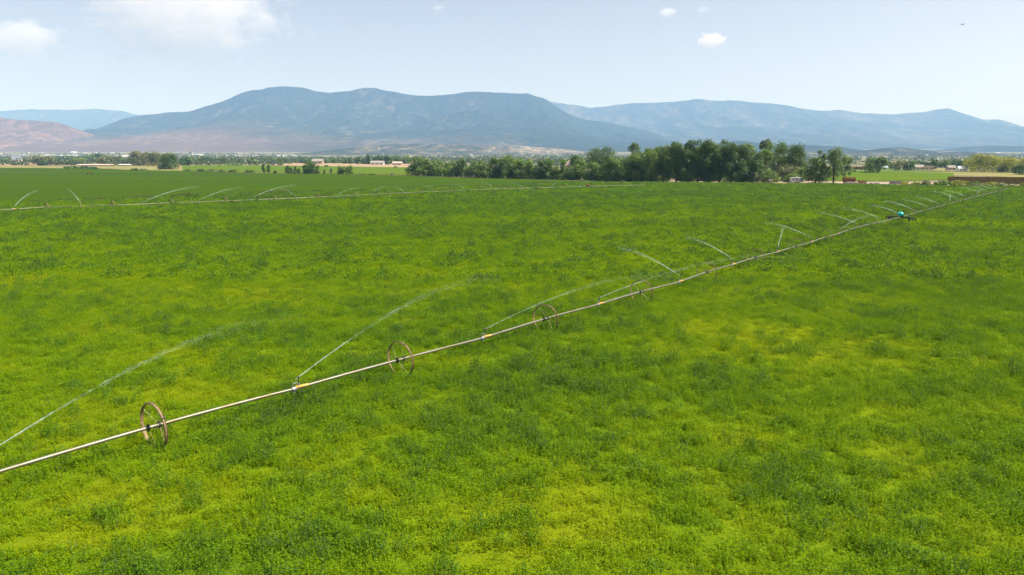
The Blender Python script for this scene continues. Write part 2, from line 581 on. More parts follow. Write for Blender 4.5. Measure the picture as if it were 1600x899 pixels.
mountain("far_mountain_range", [(-260, 182), (-120, 178), (0, 174), (50, 171), (100, 173), (150, 171), (190, 174), (215, 180), (260, 186), (330, 196)],
         15500, 4500, 2500, m_far, 11, "pale blue far ridge at the left behind the red hills", nx=220, nt=70)
mountain("mountain_range", [(760, 190), (830, 170), (858, 158), (870, 160), (900, 166), (922, 169), (950, 166), (985, 163), (1040, 160), (1065, 158), (1087, 155), (1110, 157),
          (1150, 158), (1190, 161), (1210, 163), (1250, 170), (1290, 174), (1310, 173), (1350, 178), (1390, 179), (1420, 178), (1450, 175), (1470, 171), (1482, 170),
          (1496, 174), (1520, 183), (1540, 189), (1558, 187), (1575, 191), (1600, 199), (1680, 214), (1800, 222), (1950, 226)],
         13000, 5200, 3500, m_far, 23, "long pale blue mountain range filling the right horizon", nx=380, nt=110)
mountain("main_mountain", [(60, 236), (100, 226), (150, 205), (185, 190), (215, 182), (250, 180), (290, 177), (315, 171), (340, 163), (370, 152), (395, 143), (420, 139), (445, 138), (470, 139), (490, 144),
          (515, 148), (545, 146), (565, 141), (585, 140), (605, 145), (640, 151), (670, 153), (690, 152), (720, 147), (745, 145), (790, 147), (815, 148), (826, 148), (835, 152), (850, 156), (862, 164),
          (878, 175), (900, 186), (940, 193), (980, 200), (1010, 207), (1035, 215), (1055, 222), (1080, 229), (1110, 234), (1150, 240)],
         9000, 3600, 2600, m_main, 5, "broad forested mountain with pale scree patches behind the town", nx=520, nt=170,
         rock=lambda px, T: .02 * np.exp(-((px - 330) / 190) ** 2) + .16 * np.exp(-((T - .25) / .2) ** 2) * sstep(1000, 800, px) - .30 * sstep(760, 900, px) - .12,
         red=lambda px, T: .8 * sstep(520, 260, px) * sstep(.70, .30, T) + .42 * sstep(900, 500, px) * sstep(.4, .2, T))
mountain("red_hill", [(-330, 176), (-200, 174), (-90, 180), (0, 185), (20, 188), (60, 190), (90, 194), (110, 200), (125, 209), (140, 219), (160, 229), (185, 236), (215, 241)],
         7000, 1800, 1800, m_red, 37, "red sandstone hills at the left edge below the far ridge", nx=260, nt=110, gully=420., rough=.8, spur=.5,
         rock=lambda px, T: .12 + 0 * T, red=lambda px, T: .75 * sstep(.05, .35, T))
mountain("blue_hill", [(1050, 240), (1090, 233), (1120, 225), (1145, 222), (1165, 222), (1185, 225), (1210, 229), (1260, 228), (1300, 230), (1340, 235), (1400, 240), (1450, 243)],
         5200, 1200, 1200, m_main, 53, "low dark blue hill behind the tall grove", nx=200, nt=60, gully=420., rock=lambda px, T: -.2 + 0 * T)
mountain("blue_hill", [(1360, 243), (1420, 240), (1470, 236), (1510, 231), (1545, 229), (1600, 230), (1680, 226), (1780, 224)],
         6200, 1300, 1300, m_main, 59, "low blue hill at the right edge behind the yellow-green trees", nx=160, nt=50, gully=420., rock=lambda px, T: -.25 + 0 * T)
mountain("scrub_foothill", [(450, 243), (500, 238), (545, 232), (590, 228), (640, 226), (690, 227), (760, 229), (810, 229), (850, 232), (890, 235), (920, 239), (950, 241), (990, 244)],
         4300, 900, 900, m_foot, 67, "scrub-dotted foothill with pale slopes in front of the main mountain", nx=240, nt=70, gully=260., rough=.6,
         rock=lambda px, T: .1 + .25 * sstep(740, 830, px))
mountain("streaked_hill", [(1180, 244), (1240, 240), (1290, 239), (1335, 238), (1370, 234), (1398, 231), (1420, 233), (1450, 236), (1480, 239), (1505, 238), (1540, 240), (1600, 242), (1680, 244)],
         3600, 800, 900, m_foot, 71, "low hill with pale dirt streaks right of the grove", nx=220, nt=70, gully=200., rough=.7, rock=lambda px, T: .02 + 0 * T)

# ------------------------------------------------------------------ fields
EDGE_PX = [(0, 320), (100, 317), (200, 313), (300, 307.5), (400, 304.5), (500, 301), (600, 297.5), (700, 293.5), (760, 291.5), (800, 290), (850, 288), (900, 287),
           (1000, 286.3), (1100, 287), (1200, 288), (1300, 289), (1400, 291), (1500, 293), (1600, 294)]
EDGE = np.array([on_plane(u, v, 0)[:2] for u, v in EDGE_PX])
# carry the edge past the frame
EDGE = np.concatenate([[EDGE[0] + (EDGE[0] - EDGE[2]) * 12], EDGE, [EDGE[-1] + (EDGE[-1] - EDGE[-3]) * 6]])
def edge_y(x): return np.interp(x, EDGE[:, 0], EDGE[:, 1])

YELLOW = [(1300, 545, 170, 34, .55), (1150, 520, 100, 28, .4), (110, 690, 170, 60, .45), (330, 620, 120, 40, .3), (250, 790, 190, 60, .42), (560, 740, 70, 30, .3), (860, 790, 150, 45, .45), (900, 850, 160, 50, .35),
          (1380, 720, 60, 25, .35), (1560, 860, 60, 30, .35), (1230, 430, 110, 12, .4), (1440, 350, 60, 6, .55), (1560, 355, 60, 7, .4), (60, 440, 90, 12, .4), (330, 470, 200, 14, .3), (240, 555, 130, 16, .3), (700, 450, 160, 12, .25), (600, 560, 60, 14, .3),
          (480, 318, 120, 3, .3), (640, 308, 70, 3, .3), (150, 326, 200, 5, .35), (1000, 345, 250, 6, .25), (1040, 640, 60, 20, .2), (1250, 655, 130, 16, .25), (760, 560, 90, 16, .3), (1300, 470, 120, 12, .3), (60, 860, 100, 40, .3)]
DARK = [(900, 600, 210, 40, .3), (720, 690, 130, 40, .3), (640, 840, 120, 40, .22), (1440, 620, 200, 45, .25), (1480, 800, 130, 50, .25), (420, 530, 150, 20, .2), (1500, 470, 140, 22, .25), (600, 400, 300, 14, .2), (170, 490, 160, 18, .22), (820, 370, 200, 10, .2),
        (1180, 790, 120, 30, .22), (1450, 400, 120, 10, .2), (1100, 590, 100, 25, .25), (330, 870, 80, 30, .15)]
def blobs(x, y, items):
    r = np.zeros_like(x)
    for u, v, ru, rv, a in items:
        c = on_plane(u, v, 0); ex = on_plane(u + ru, v, 0); ey = on_plane(u, v - rv, 0)
        sx = abs(ex[0] - c[0]); sy = abs(ey[1] - c[1]) * .85
        r += a * np.exp(-((x - c[0]) / sx) ** 2 - ((y - c[1]) / sy) ** 2)
    return r

def tint_at(x, y):
    d = np.hypot(x, y)
    t = .43 + .20 * sstep(40, 150, y)
    t = t + (fbm(x / 14, y / 14, 101, 3) - .5) * .34
    t = t + (fbm(x / 2.4, y / 2.4, 131, 4, .65) - .5) * .85
    t = t + (fbm(x / 60, y / 26, 151, 2) - .5) * .30 * sstep(40, 120, y)
    t = t - .75 * blobs(x, y, YELLOW) + .38 * blobs(x, y, DARK)
    return np.clip(t, 0, 1)

def build_near_field():
    xs = np.concatenate([np.linspace(-520, -160, 30), np.linspace(-156, 250, 260), np.linspace(256, 620, 30)])
    s = np.linspace(0, 1, 260) ** 1.5
    X, S = np.meshgrid(xs, s)
    Y = -40 + (edge_y(X) + 40) * S
    Z = .06 + .10 * fbm(X / 2.0, Y / 2.0, 77, 3)
    t = tint_at(X, Y)
    V = np.stack([X, Y, Z], -1).reshape(-1, 3)
    o = link("alfalfa_field", np_mesh("alfalfa_field", V, grid_faces(len(s), len(xs)), M['field'], True, attrs={"tint": t}))
    tag(o, "green and yellow alfalfa field under the sprinkler lines", kind='structure')
build_near_field()

def strip(name, bottom, top, mat, lift, label, nx=120, ny=14):
    """a field whose near and far edges are given, laid on the land"""
    b = np.array(bottom, float); t = np.array(top, float)
    us = np.linspace(b[0, 0], b[-1, 0], nx)
    vb = np.interp(us, b[:, 0], b[:, 1]); vt = np.interp(us, t[:, 0], t[:, 1])
    A = np.array([on_ground(u, v) for u, v in zip(us, vb)]); B = np.array([on_ground(u, v) for u, v in zip(us, vt)])
    S = np.linspace(0, 1, ny)[:, None, None]
    P = A[None] * (1 - S) + B[None] * S
    P[..., 2] = ground_z(P[..., 1]) + lift + sstep(500, 2500, P[..., 1]) * 1.6
    o = link(name, np_mesh(name, P.reshape(-1, 3), grid_faces(ny, nx), mat, True))
    tag(o, label, kind='structure')
    return o

m_f2 = mat_far_field("even_green_alfalfa", (.042, .080, .006), (.034, .069, .009), (.060, .096, .004), .012)
m_f3 = mat_far_field("bright_green_hay", (.085, .135, .012), (.07, .12, .016), (.105, .145, .014), .02)
m_f4 = mat_far_field("blue_green_crop", (.09, .15, .05), (.11, .17, .045), (.13, .18, .04), .02)
m_tan = mat_far_field("dry_tan_pasture", (.32, .235, .145), (.29, .22, .14), (.23, .18, .11), .01)
m_scrub = mat_far_field("scrubby_verge", (.22, .20, .08), (.15, .16, .05), (.34, .27, .16), .05)

FAR2 = [(-250, 262), (0, 263), (150, 264), (200, 266.5), (300, 268), (400, 271), (500, 272), (600, 274), (640, 276), (700, 278), (800, 280.5), (900, 283.3), (960, 284.8)]
B2 = [(-250, 327)] + [(u, v - .35) for u, v in EDGE_PX if u <= 900] + [(960, 286)]
strip("far_alfalfa_field", B2, FAR2, m_f2, .22, "even darker green field beyond the weedy ditch", nx=200, ny=60)
strip("verge", [(-250, 262), (0, 262.8), (150, 263.8), (200, 266), (420, 270.6), (640, 275.2), (660, 276)], [(-250, 259.5), (0, 259.5), (150, 260), (300, 259.5), (400, 262), (560, 262), (640, 262.5), (660, 262.5)], m_scrub, .10, "weedy strip along the far field edge")
strip("hay_field", [(285, 267), (330, 267.3), (400, 269.4), (500, 271), (600, 273), (645, 275)], [(285, 259.3), (330, 258.8), (400, 259.2), (500, 260.6), (600, 262), (645, 262.7)], m_f3, .30, "bright green hay field behind the thin hedgerow", nx=60)
strip("dry_pasture", [(-250, 259), (0, 259.5), (290, 259.2), (400, 258.9), (500, 260.2), (600, 261.7), (700, 263)], [(-250, 254.5), (0, 255), (290, 254.5), (400, 254.4), (500, 254.8), (600, 255.6), (700, 256.5)], m_tan, .2, "dry tan pasture in front of the town trees", nx=90)
strip("hay_field", [(1270, 283.5), (1360, 284), (1420, 283), (1490, 281)], [(1270, 268.5), (1360, 269.2), (1420, 269.5), (1490, 271)], m_f3, .25, "bright green hay field right of the airy tree", nx=60)
strip("blue_green_field", [(1255, 268), (1360, 268.7), (1420, 269), (1470, 270)], [(1255, 262.5), (1340, 263), (1400, 264.5), (1470, 268)], m_f4, .2, "blue-green crop strip behind the bright hay field", nx=60)
strip("scrub_ground", [(1430, 271), (1490, 274.5), (1600, 277.5), (1760, 280)], [(1430, 263), (1490, 264), (1600, 265), (1760, 267)], m_scrub, .15, "dry scrubby ground behind the hay stack", nx=80)
strip("dirt_lane", [(990, 286), (1100, 286.6), (1200, 287.6), (1300, 288.6), (1400, 290.4), (1500, 292.4), (1620, 293.8), (1800, 296)], [(990, 279), (1100, 279), (1200, 281), (1300, 284), (1400, 285.5), (1500, 286), (1620, 287), (1800, 288)], M['soil'], .10, "bare soil margin under the grove and junk pile", nx=100)

# ------------------------------------------------------------------ alfalfa plants (uncountable)
def clump_mesh(name, shoots, per, rad, hgt, tuft, leaf, seed, flowers=0.004):
    """a plant: leafy shoots of uneven height, each a tuft with leaves down its stem"""
    r = np.random.default_rng(seed)
    n = shoots * per
    a = r.uniform(0, 2 * np.pi, shoots); q = np.sqrt(r.uniform(0, 1, shoots)) * rad
    top = hgt * (1 - .35 * (q / rad) ** 2) * r.uniform(.55, 1.15, shoots)
    base = np.stack([q * np.cos(a) * .55, q * np.sin(a) * .55, np.zeros(shoots)], 1)
    tip = np.stack([q * np.cos(a), q * np.sin(a), top], 1)
    k = np.repeat(np.arange(shoots), per)
    f = 1 - r.beta(.8, 2.2, n) * .95
    off = r.normal(0, 1, (n, 3)); off /= np.linalg.norm(off, axis=1, keepdims=True)
    c = base[k] * (1 - f[:, None]) + tip[k] * f[:, None] + off * tuft * r.uniform(.3, 1.0, n)[:, None] * (1.25 - .35 * f[:, None])
    nrm = off * .8 + np.array([0, 0, .8]) + r.normal(0, .45, (n, 3))
    nrm /= np.linalg.norm(nrm, axis=1, keepdims=True)
    t1 = np.cross(nrm, r.normal(0, 1, (n, 3))); t1 /= np.linalg.norm(t1, axis=1, keepdims=True)
    t2 = np.cross(nrm, t1)
    L = leaf * r.uniform(.7, 1.35, n)[:, None]; W = L * r.uniform(.4, .65, n)[:, None]
    V = np.stack([c - t1 * L * .5, c + t2 * W * .5, c + t1 * L * .5, c - t2 * W * .5], 1).reshape(-1, 3)
    F = np.arange(4 * n).reshape(n, 4)
    lv = np.repeat((r.normal(0, .75, shoots)[k] + r.normal(0, .45, n)).clip(-1.6, 1.6) + .5 * (1 - f), 4)
    fl = np.repeat(((r.uniform(0, 1, n) < flowers) & (f > .85)).astype(float), 4)
    me = np_mesh(name, V, F, M['crop'], False, attrs={"leaf": lv, "flower": fl})
    return bpy.data.objects.new(name, me)

PROTO = []
for k in range(4): PROTO.append(clump_mesh("alfalfa_clump", 26, 13, .34, .46, .038, .042, 300 + k))
for k in range(2): PROTO.append(clump_mesh("alfalfa_clump", 22, 8, .52, .48, .085, .105, 320 + k))
for k in range(2): PROTO.append(clump_mesh("alfalfa_clump", 24, 6, .95, .50, .14, .20, 340 + k))

def crop_points():
    out = []
    def band(y0, y1, dens, kinds, smul):
        w = .80 * y1 + 9
        n = int((2 * w) * (y1 - y0) * dens)
        x = rng.uniform(-w, w, n); y = rng.uniform(y0, y1, n)
        k = (np.abs(x) < .80 * y + 9) & (y < edge_y(x) - .4)
        x, y = x[k], y[k]
        t = tint_at(x, y) + rng.normal(0, .09, len(x))
        tuft = (rng.uniform(0, 1, len(x)) < .08) & (fbm(x / 5, y / 5, 171, 2) > .42)
        t = np.where(tuft, np.clip(t + .38, .7, 1.05), t)
        s = smul * (.80 + .42 * t) * rng.uniform(.75, 1.3, len(x))
        # thin, low stand where it is yellow
        zs = (.45 + .75 * t) * rng.uniform(.45, 1.6, len(x)) * smul
        zs = np.where(tuft, np.maximum(zs, 1.15 * smul) * 1.15, zs)
        v = np.array(kinds)[rng.integers(0, len(kinds), len(x))]
        out.append(np.stack([x, y, np.full_like(x, .03), t, s, zs, rng.uniform(0, 6.283, len(x)), v], 1))
    band(12, 34, 12.5, (0, 1, 2, 3), 1.0)
    band(34, 62, 9.0, (0, 1, 2, 3), 1.1)
    band(62, 110, 4.2, (4, 5), 1.05)
    band(110, 180, 2.4, (4, 5), 1.3)
    band(180, 330, 0.85, (6, 7), 1.15)
    return np.concatenate(out)

def build_crop():
    P = crop_points()
    me = bpy.data.meshes.new("alfalfa_plants")
    me.vertices.add(len(P)); me.vertices.foreach_set("co", P[:, :3].astype(np.float32).ravel())
    for i, n in ((3, "tint"), (4, "sxy"), (5, "sz"), (6, "rot"), (7, "kindno")):
        at = me.attributes.new(n, 'FLOAT', 'POINT'); at.data.foreach_set("value", P[:, i].astype(np.float32))
    o = link("alfalfa_plants", me)
    tag(o, "leafy alfalfa plants covering the near field", "crop", kind='stuff')
    ng = bpy.data.node_groups.new("alfalfa_scatter", 'GeometryNodeTree')
    ng.interface.new_socket("Geometry", in_out='INPUT', socket_type='NodeSocketGeometry')
    ng.interface.new_socket("Geometry", in_out='OUTPUT', socket_type='NodeSocketGeometry')
    N = ng.nodes; L = ng.links
    gi = N.new("NodeGroupInput"); go = N.new("NodeGroupOutput")
    def named(n):
        a = N.new("GeometryNodeInputNamedAttribute"); a.data_type = 'FLOAT'; a.inputs["Name"].default_value = n
        return a.outputs[0]
    cs = N.new("ShaderNodeCombineXYZ"); sx = named("sxy")
    L.new(sx, cs.inputs[0]); L.new(sx, cs.inputs[1]); L.new(named("sz"), cs.inputs[2])
    cr = N.new("ShaderNodeCombineXYZ"); L.new(named("rot"), cr.inputs[2])
    kn = named("kindno")
    jn = N.new("GeometryNodeJoinGeometry")
    for k, p in enumerate(PROTO):
        oi = N.new("GeometryNodeObjectInfo"); oi.inputs["Object"].default_value = p
        oi.inputs["As Instance"].default_value = True
        cmp = N.new("FunctionNodeCompare"); cmp.data_type = 'FLOAT'; cmp.operation = 'EQUAL'
        L.new(kn, cmp.inputs[0]); cmp.inputs[1].default_value = float(k)
        for s_ in cmp.inputs:
            if s_.name == 'Epsilon' and s_.enabled: s_.default_value = .1
        ip = N.new("GeometryNodeInstanceOnPoints")
        L.new(gi.outputs[0], ip.inputs["Points"])
        L.new(cmp.outputs[0], ip.inputs["Selection"])
        L.new(oi.outputs["Geometry"], ip.inputs["Instance"])
        L.new(cr.outputs[0], ip.inputs["Rotation"])
        L.new(cs.outputs[0], ip.inputs["Scale"])
        L.new(ip.outputs[0], jn.inputs[0])
    L.new(jn.outputs[0], go.inputs[0])
    md = o.modifiers.new("scatter", 'NODES'); md.node_group = ng
    print("crop points", len(P))
build_crop()

# ------------------------------------------------------------------ wheel lines
WR = 0.965                                  # wheel radius
_O1 = ["", "first", "second", "third", "fourth", "fifth", "sixth", "seventh", "eighth", "ninth", "tenth", "eleventh", "twelfth", "thirteenth", "fourteenth", "fifteenth", "sixteenth", "seventeenth", "eighteenth", "nineteenth"]
_OT = {2: ("twenty", "twentieth"), 3: ("thirty", "thirtieth"), 4: ("forty", "fortieth"), 5: ("fifty", "fiftieth"), 6: ("sixty", "sixtieth"), 7: ("seventy", "seventieth"), 8: ("eighty", "eightieth"), 9: ("ninety", "ninetieth")}
ORD = [(_O1[i] if i < 20 else (_OT[i // 10][1] if i % 10 == 0 else _OT[i // 10][0] + "-" + _O1[i % 10])) for i in range(100)]

def wheel_meshes():
    d = {}
    b = MB()
    w = .060; prof = [(-.018, -w), (.008, -w), (.034, -w * .72), (.008, -w * .42), (.008, w * .42), (.034, w * .72), (.008, w), (-.018, w)]
    b.ring(WR - .03, prof, 44)
    d['rim'] = b.mesh("wheel", M['rim'])
    b = MB()
    b.box((0, 0, WR - .012), (.150, .035, .05))
    d['joint'] = b.mesh("rim_joint", M['rimdark'])
    b = MB()
    b.tube([(0, 0, .09), (0, 0, WR - .03)], .008, 6)
    b.box((0, 0, WR - .05), (.03, .05, .02))
    d['spoke'] = b.mesh("spoke", M['spoke'])
    b = MB()
    b.ring(.098, [(-.04, -.04), (.012, -.04), (.012, .04), (-.04, .04)], 14)
    for s in (-1, 1): b.box((0, s * .115, 0), (.07, .05, .04))
    for an in (0, math.pi / 2): b.box((0, 0, .125 * (1 if an == 0 else -1)), (.07, .05, .05))
    d['clamp'] = b.mesh("hub_clamp", M['clamp'])
    # small wheel seen far off: one mesh
    b = MB(); b.ring(WR - .03, [(-.03, -.075), (.03, -.075), (.03, .075), (-.03, .075)], 24)
    for k in range(4):
        a = k * math.pi / 4 + .3
        b.tube([(0, -WR * .97 * math.cos(a), -WR * .97 * math.sin(a)), (0, WR * .97 * math.cos(a), WR * .97 * math.sin(a))], .012, 5)
    d['far'] = b.mesh("wheel", M['rimfar'])
    b = MB(); b.tube([(0, 0, -.02), (0, 0, .02)], .03, 8)
    return d
WM = wheel_meshes()

def sprinkler_meshes():
    d = {}
    b = MB()                                   # drain, saddle and riser
    b.ring(.088, [(-.02, -.09), (.022, -.09), (.022, .09), (-.02, .09)], 14)
    b.box((0, 0, -.12), (.12, .10, .08))
    d['saddle'] = b.mesh("coupler", M['coupler'], True)
    b = MB()
    pts = [(.0, 0, .08), (-.05, 0, .19), (.0, 0, .27), (.10, 0, .28), (.20, 0, .26), (.26, 0, .20)]
    b.tube(pts, .014, 6)
    b.box((.26, 0, .17), (.09, .09, .08))
    d['leveler'] = b.mesh("leveler_arm", M['coupler'])
    b = MB()
    b.tube([(.0, 0, 0), (.0, 0, .10), (0, 0, .26)], [.035, .02, .022], 8)
    b.box((0, 0, .30), (.05, .05, .09)); b.box((.05, 0, .31), (.16, .03, .035), ry=-.4)
    b.box((-.05, 0, .35), (.18, .04, .025))
    d['head'] = b.mesh("sprinkler_head", M['brass'])
    b = MB(); b.tube([(0, 0, 0), (1, 0, 0)], .082, 12)
    return d
SM = sprinkler_meshes()

def resample(P, step):
    P = np.asarray(P, float)
    # gentle smoothing of the surveyed course
    s = np.concatenate([[0], np.cumsum(np.linalg.norm(np.diff(P, axis=0), axis=1))])
    q = np.arange(0, s[-1], step)
    return np.stack([np.interp(q, s, P[:, i]) for i in range(3)], 1), s

def smooth_line(P, n=3):
    P = P.copy()
    for _ in range(n):
        P[1:-1] = .25 * P[:-2] + .5 * P[1:-1] + .25 * P[2:]
    return P

def mover(parent, kind, loc, rz):
    """engine-driven frame astride the pipe"""
    e = link("mover_frame", None, parent); bpy.data.objects.remove(e)
    b = MB()
    hl = 2.1
    for s in (-1, 1): b.box((0, s * .30, .86), (2 * hl, .12, .18))
    for x in (-hl + .05, -.55, .55, hl - .05): b.box((x, 0, .86), (.12, .56, .14))
    for x in (-hl, hl):
        for s in (-1, 1): b.box((x, s * .30, .62), (.16, .11, .50))
    b.box((0, 0, 1.0), (.16, .5, .35))
    fr = b.build("mover_frame", M['dark'] if kind == 'teal' else M['rust'], parent, loc); fr.rotation_euler = (0, 0, rz)
    wheel = MB().ring(.40, [(-.13, -.10), (.06, -.10), (.09, 0), (.06, .10), (-.13, .10)], 16).mesh("mover_wheel", M['tyre'])
    hubm = MB().ring(.10, [(-.08, -.04), (.09, -.04), (.09, .04), (-.08, .04)], 10).mesh("rim", M['coupler'])
    for x in (-hl, hl):
        for s in (-1, 1):
            w = link("mover_wheel", wheel, fr, (x, s * .46, .48)); w.rotation_euler = (0, 0, math.pi / 2)
    b = MB(); b.box((.05, 0, .98), (.75, .62, .42), taper=.85); b.box((-.35, 0, 1.0), (.25, .3, .3)); b.tube([(-.4, .1, 1.1), (-.4, .1, 1.35)], .04, 8)
    b.build("engine", M['dark'] if kind == 'teal' else M['rust'], fr)
    b = MB(); b.dome((.12, 0, 1.36), .54, .52, .44, 18, 10)
    b.build("engine_cover", M['teal'] if kind == 'teal' else M['rust'], fr, smooth=True)

def wheel_line(label, px, first_frac, n_detail, kind, mover_px, name_word, group, extend=0.0, turn=5):
    P = np.array([on_plane(u, v, WR) for u, v in px])
    if extend:
        d = (P[0] - P[2]); d /= np.linalg.norm(d)
        P = np.concatenate([[P[0] + d * extend], P])
    fine, _ = resample(P, 1.0)
    fine = smooth_line(fine, 14)
    s = np.concatenate([[0], np.cumsum(np.linalg.norm(np.diff(fine, axis=0), axis=1))])
    def at(q): return np.array([np.interp(q, s, fine[:, i]) for i in range(3)])
    def dirn(q):
        v = at(min(q + .8, s[-1])) - at(max(q - .8, 0)); return v / np.linalg.norm(v)
    root = empty("wheel_line", (float(fine[0, 0]), float(fine[0, 1]), 0))
    tag(root, label, "wheel line", group)
    O = np.array([fine[0, 0], fine[0, 1], 0.0])
    # wheel stations 12.2 m apart through the given one
    q0 = s[np.argmin(np.linalg.norm(fine - on_plane(first_frac[0], first_frac[1], WR), axis=1))]
    k0 = -int(q0 // 12.2)
    stations = [q0 + 12.2 * k for k in range(k0, 60) if 0 < q0 + 12.2 * k < s[-1]]
    sprs = [q + 6.1 for q in stations if q + 6.1 < s[-1]]
    if stations and stations[0] > 6.3: sprs = [stations[0] - 6.1] + sprs
    r_ = random.Random(int(px[0][1] * 10))
    # pipe lengths run from sprinkler to sprinkler
    cuts = sorted(set([0.0] + sprs + [s[-1]]))
    for i in range(len(cuts) - 1):
        a, b_ = cuts[i], cuts[i + 1]
        if b_ - a < .3: continue
        n = max(4, int((b_ - a) / .9))
        sag = lambda q: 0.0
        c0 = at(a) - O
        pts = []
        for j in range(n + 1):
            q = a + (b_ - a) * j / n
            p = at(q)
            # pipe sags a touch at the couplers, held up by the wheel in the middle
            m = abs(((q - q0) / 12.2 + .5) % 1.0 - .5) * 2
            p = p + np.array([0, 0, -.07 * m ** 2])
            pts.append(tuple(p - O - c0))
        mb = MB().tube(pts, .068, 10)
        o = mb.build("pipe", M['pipe'], root, tuple(c0), smooth=True)
        if i < n_detail + 3 and i > 0:         # stained end beside the coupler
            e = [pts[0], pts[1]]
            d = Vector(pts[1]).normalized()
            MB().tube([d * .09, d * .75], .0712, 10, cap=False).build("rust_stain_band", M['orange'], o, smooth=True)
    for i, q in enumerate(stations):
        p = at(q) - O; d = dirn(q)
        rz = math.atan2(d[1], d[0])
        near = i < n_detail
        w = link("wheel", WM['rim'] if near else WM['far'], root, tuple(p))
        rot = r_.uniform(0, 1.5)
        w.rotation_euler = (0, 0, rz + R(turn))
        w.rotation_mode = 'XYZ'
        if near:
            for k in range(8):
                sp = link("spoke", WM['spoke'], w)
                side = -.22 if k % 2 else .22
                an = k * math.pi / 4 + rot
                # spokes lean from the hub clamps out to the rim
                sp.matrix_local = Matrix.Rotation(an, 4, 'X') @ Matrix.Translation((side, 0, 0)) @ Matrix.Rotation(-math.atan2(side, WR), 4, 'Y')
            for sd in (-.22, .22):
                link("hub_clamp", WM['clamp'], w, (sd, 0, 0))
            for an in (.35, .35 + 2.1, .35 + 4.2):
                j = link("rim_joint", WM['joint'], w); j.rotation_euler = (an + rot, 0, 0)
        else:
            link("hub_clamp", WM['clamp'], w)
    heads = []
    for i, q in enumerate(sprs):
        p = at(q) - O + np.array([0, 0, -.07]); d = dirn(q)
        rz = math.atan2(d[1], d[0])
        c = link("coupler", SM['saddle'], root, tuple(p)); c.rotation_euler = (0, 0, rz)
        if i < n_detail + 2:
            link("leveler_arm", SM['leveler'], c)
            h = link("sprinkler_head", SM['head'], c, (.26, 0, .18))
        else:
            h = link("sprinkler_head", SM['head'], c, (.0, 0, .09))
        dd = np.array([math.cos(rz), math.sin(rz), 0])
        heads.append(p + O + (dd * .26 + np.array([0, 0, .50]) if i < n_detail + 2 else np.array([0, 0, .42])))
    if mover_px:
        q = s[np.argmin(np.linalg.norm(fine - on_plane(mover_px[0], mover_px[1], WR), axis=1))]
        d = dirn(q); p = at(q) - O
        mover(root, kind, (p[0], p[1], 0.05), math.atan2(d[1], d[0]) + math.pi / 2 + .1 + (-.45 if kind == 'teal' else 0))
    return heads, stations

LINE1 = [(0, 735), (246, 664), (487, 598), (627, 562), (762, 525), (849, 499), (938, 474), (996, 457), (1057, 442), (1098, 427), (1142, 413.5), (1175, 404), (1207, 395), (1238, 387), (1264, 379), (1281, 373.5),
         (1307, 366), (1340, 354.5), (1380, 346), (1408, 339), (1440, 330), (1480, 319), (1520, 308.5), (1550, 301), (1575, 295)]
LINE2 = [(-60, 331), (0, 327.6), (70, 324), (174, 321), (268, 317), (353, 314), (429, 311), (499, 308), (558, 305), (612, 302.3), (661, 300), (702, 298.2), (743, 296.5), (800, 294.6), (860, 293), (920, 291.3), (1010, 289)]
heads1, st1 = wheel_line("near wheel line of pale pipe on rusty spoked wheels crossing the field", LINE1, (246, 664), 8, 'teal', (1408, 339), "near", "sprinkler wheel lines", extend=19)
heads2, st2 = wheel_line("second wheel line along the strip in front of the dark ditch", LINE2, (70, 324), 0, 'rust', (918, 291.4), "second", "sprinkler wheel lines", extend=0, turn=16)
LINE3 = [(-40, 268), (60, 269.6), (139, 271), (240, 271.6), (335, 272.2), (395, 272.6)]
heads3, st3 = wheel_line("faint far wheel line near the back edge of the darker field", LINE3, (139, 271), 0, 'rust', (139, 271), "far", "sprinkler wheel lines")

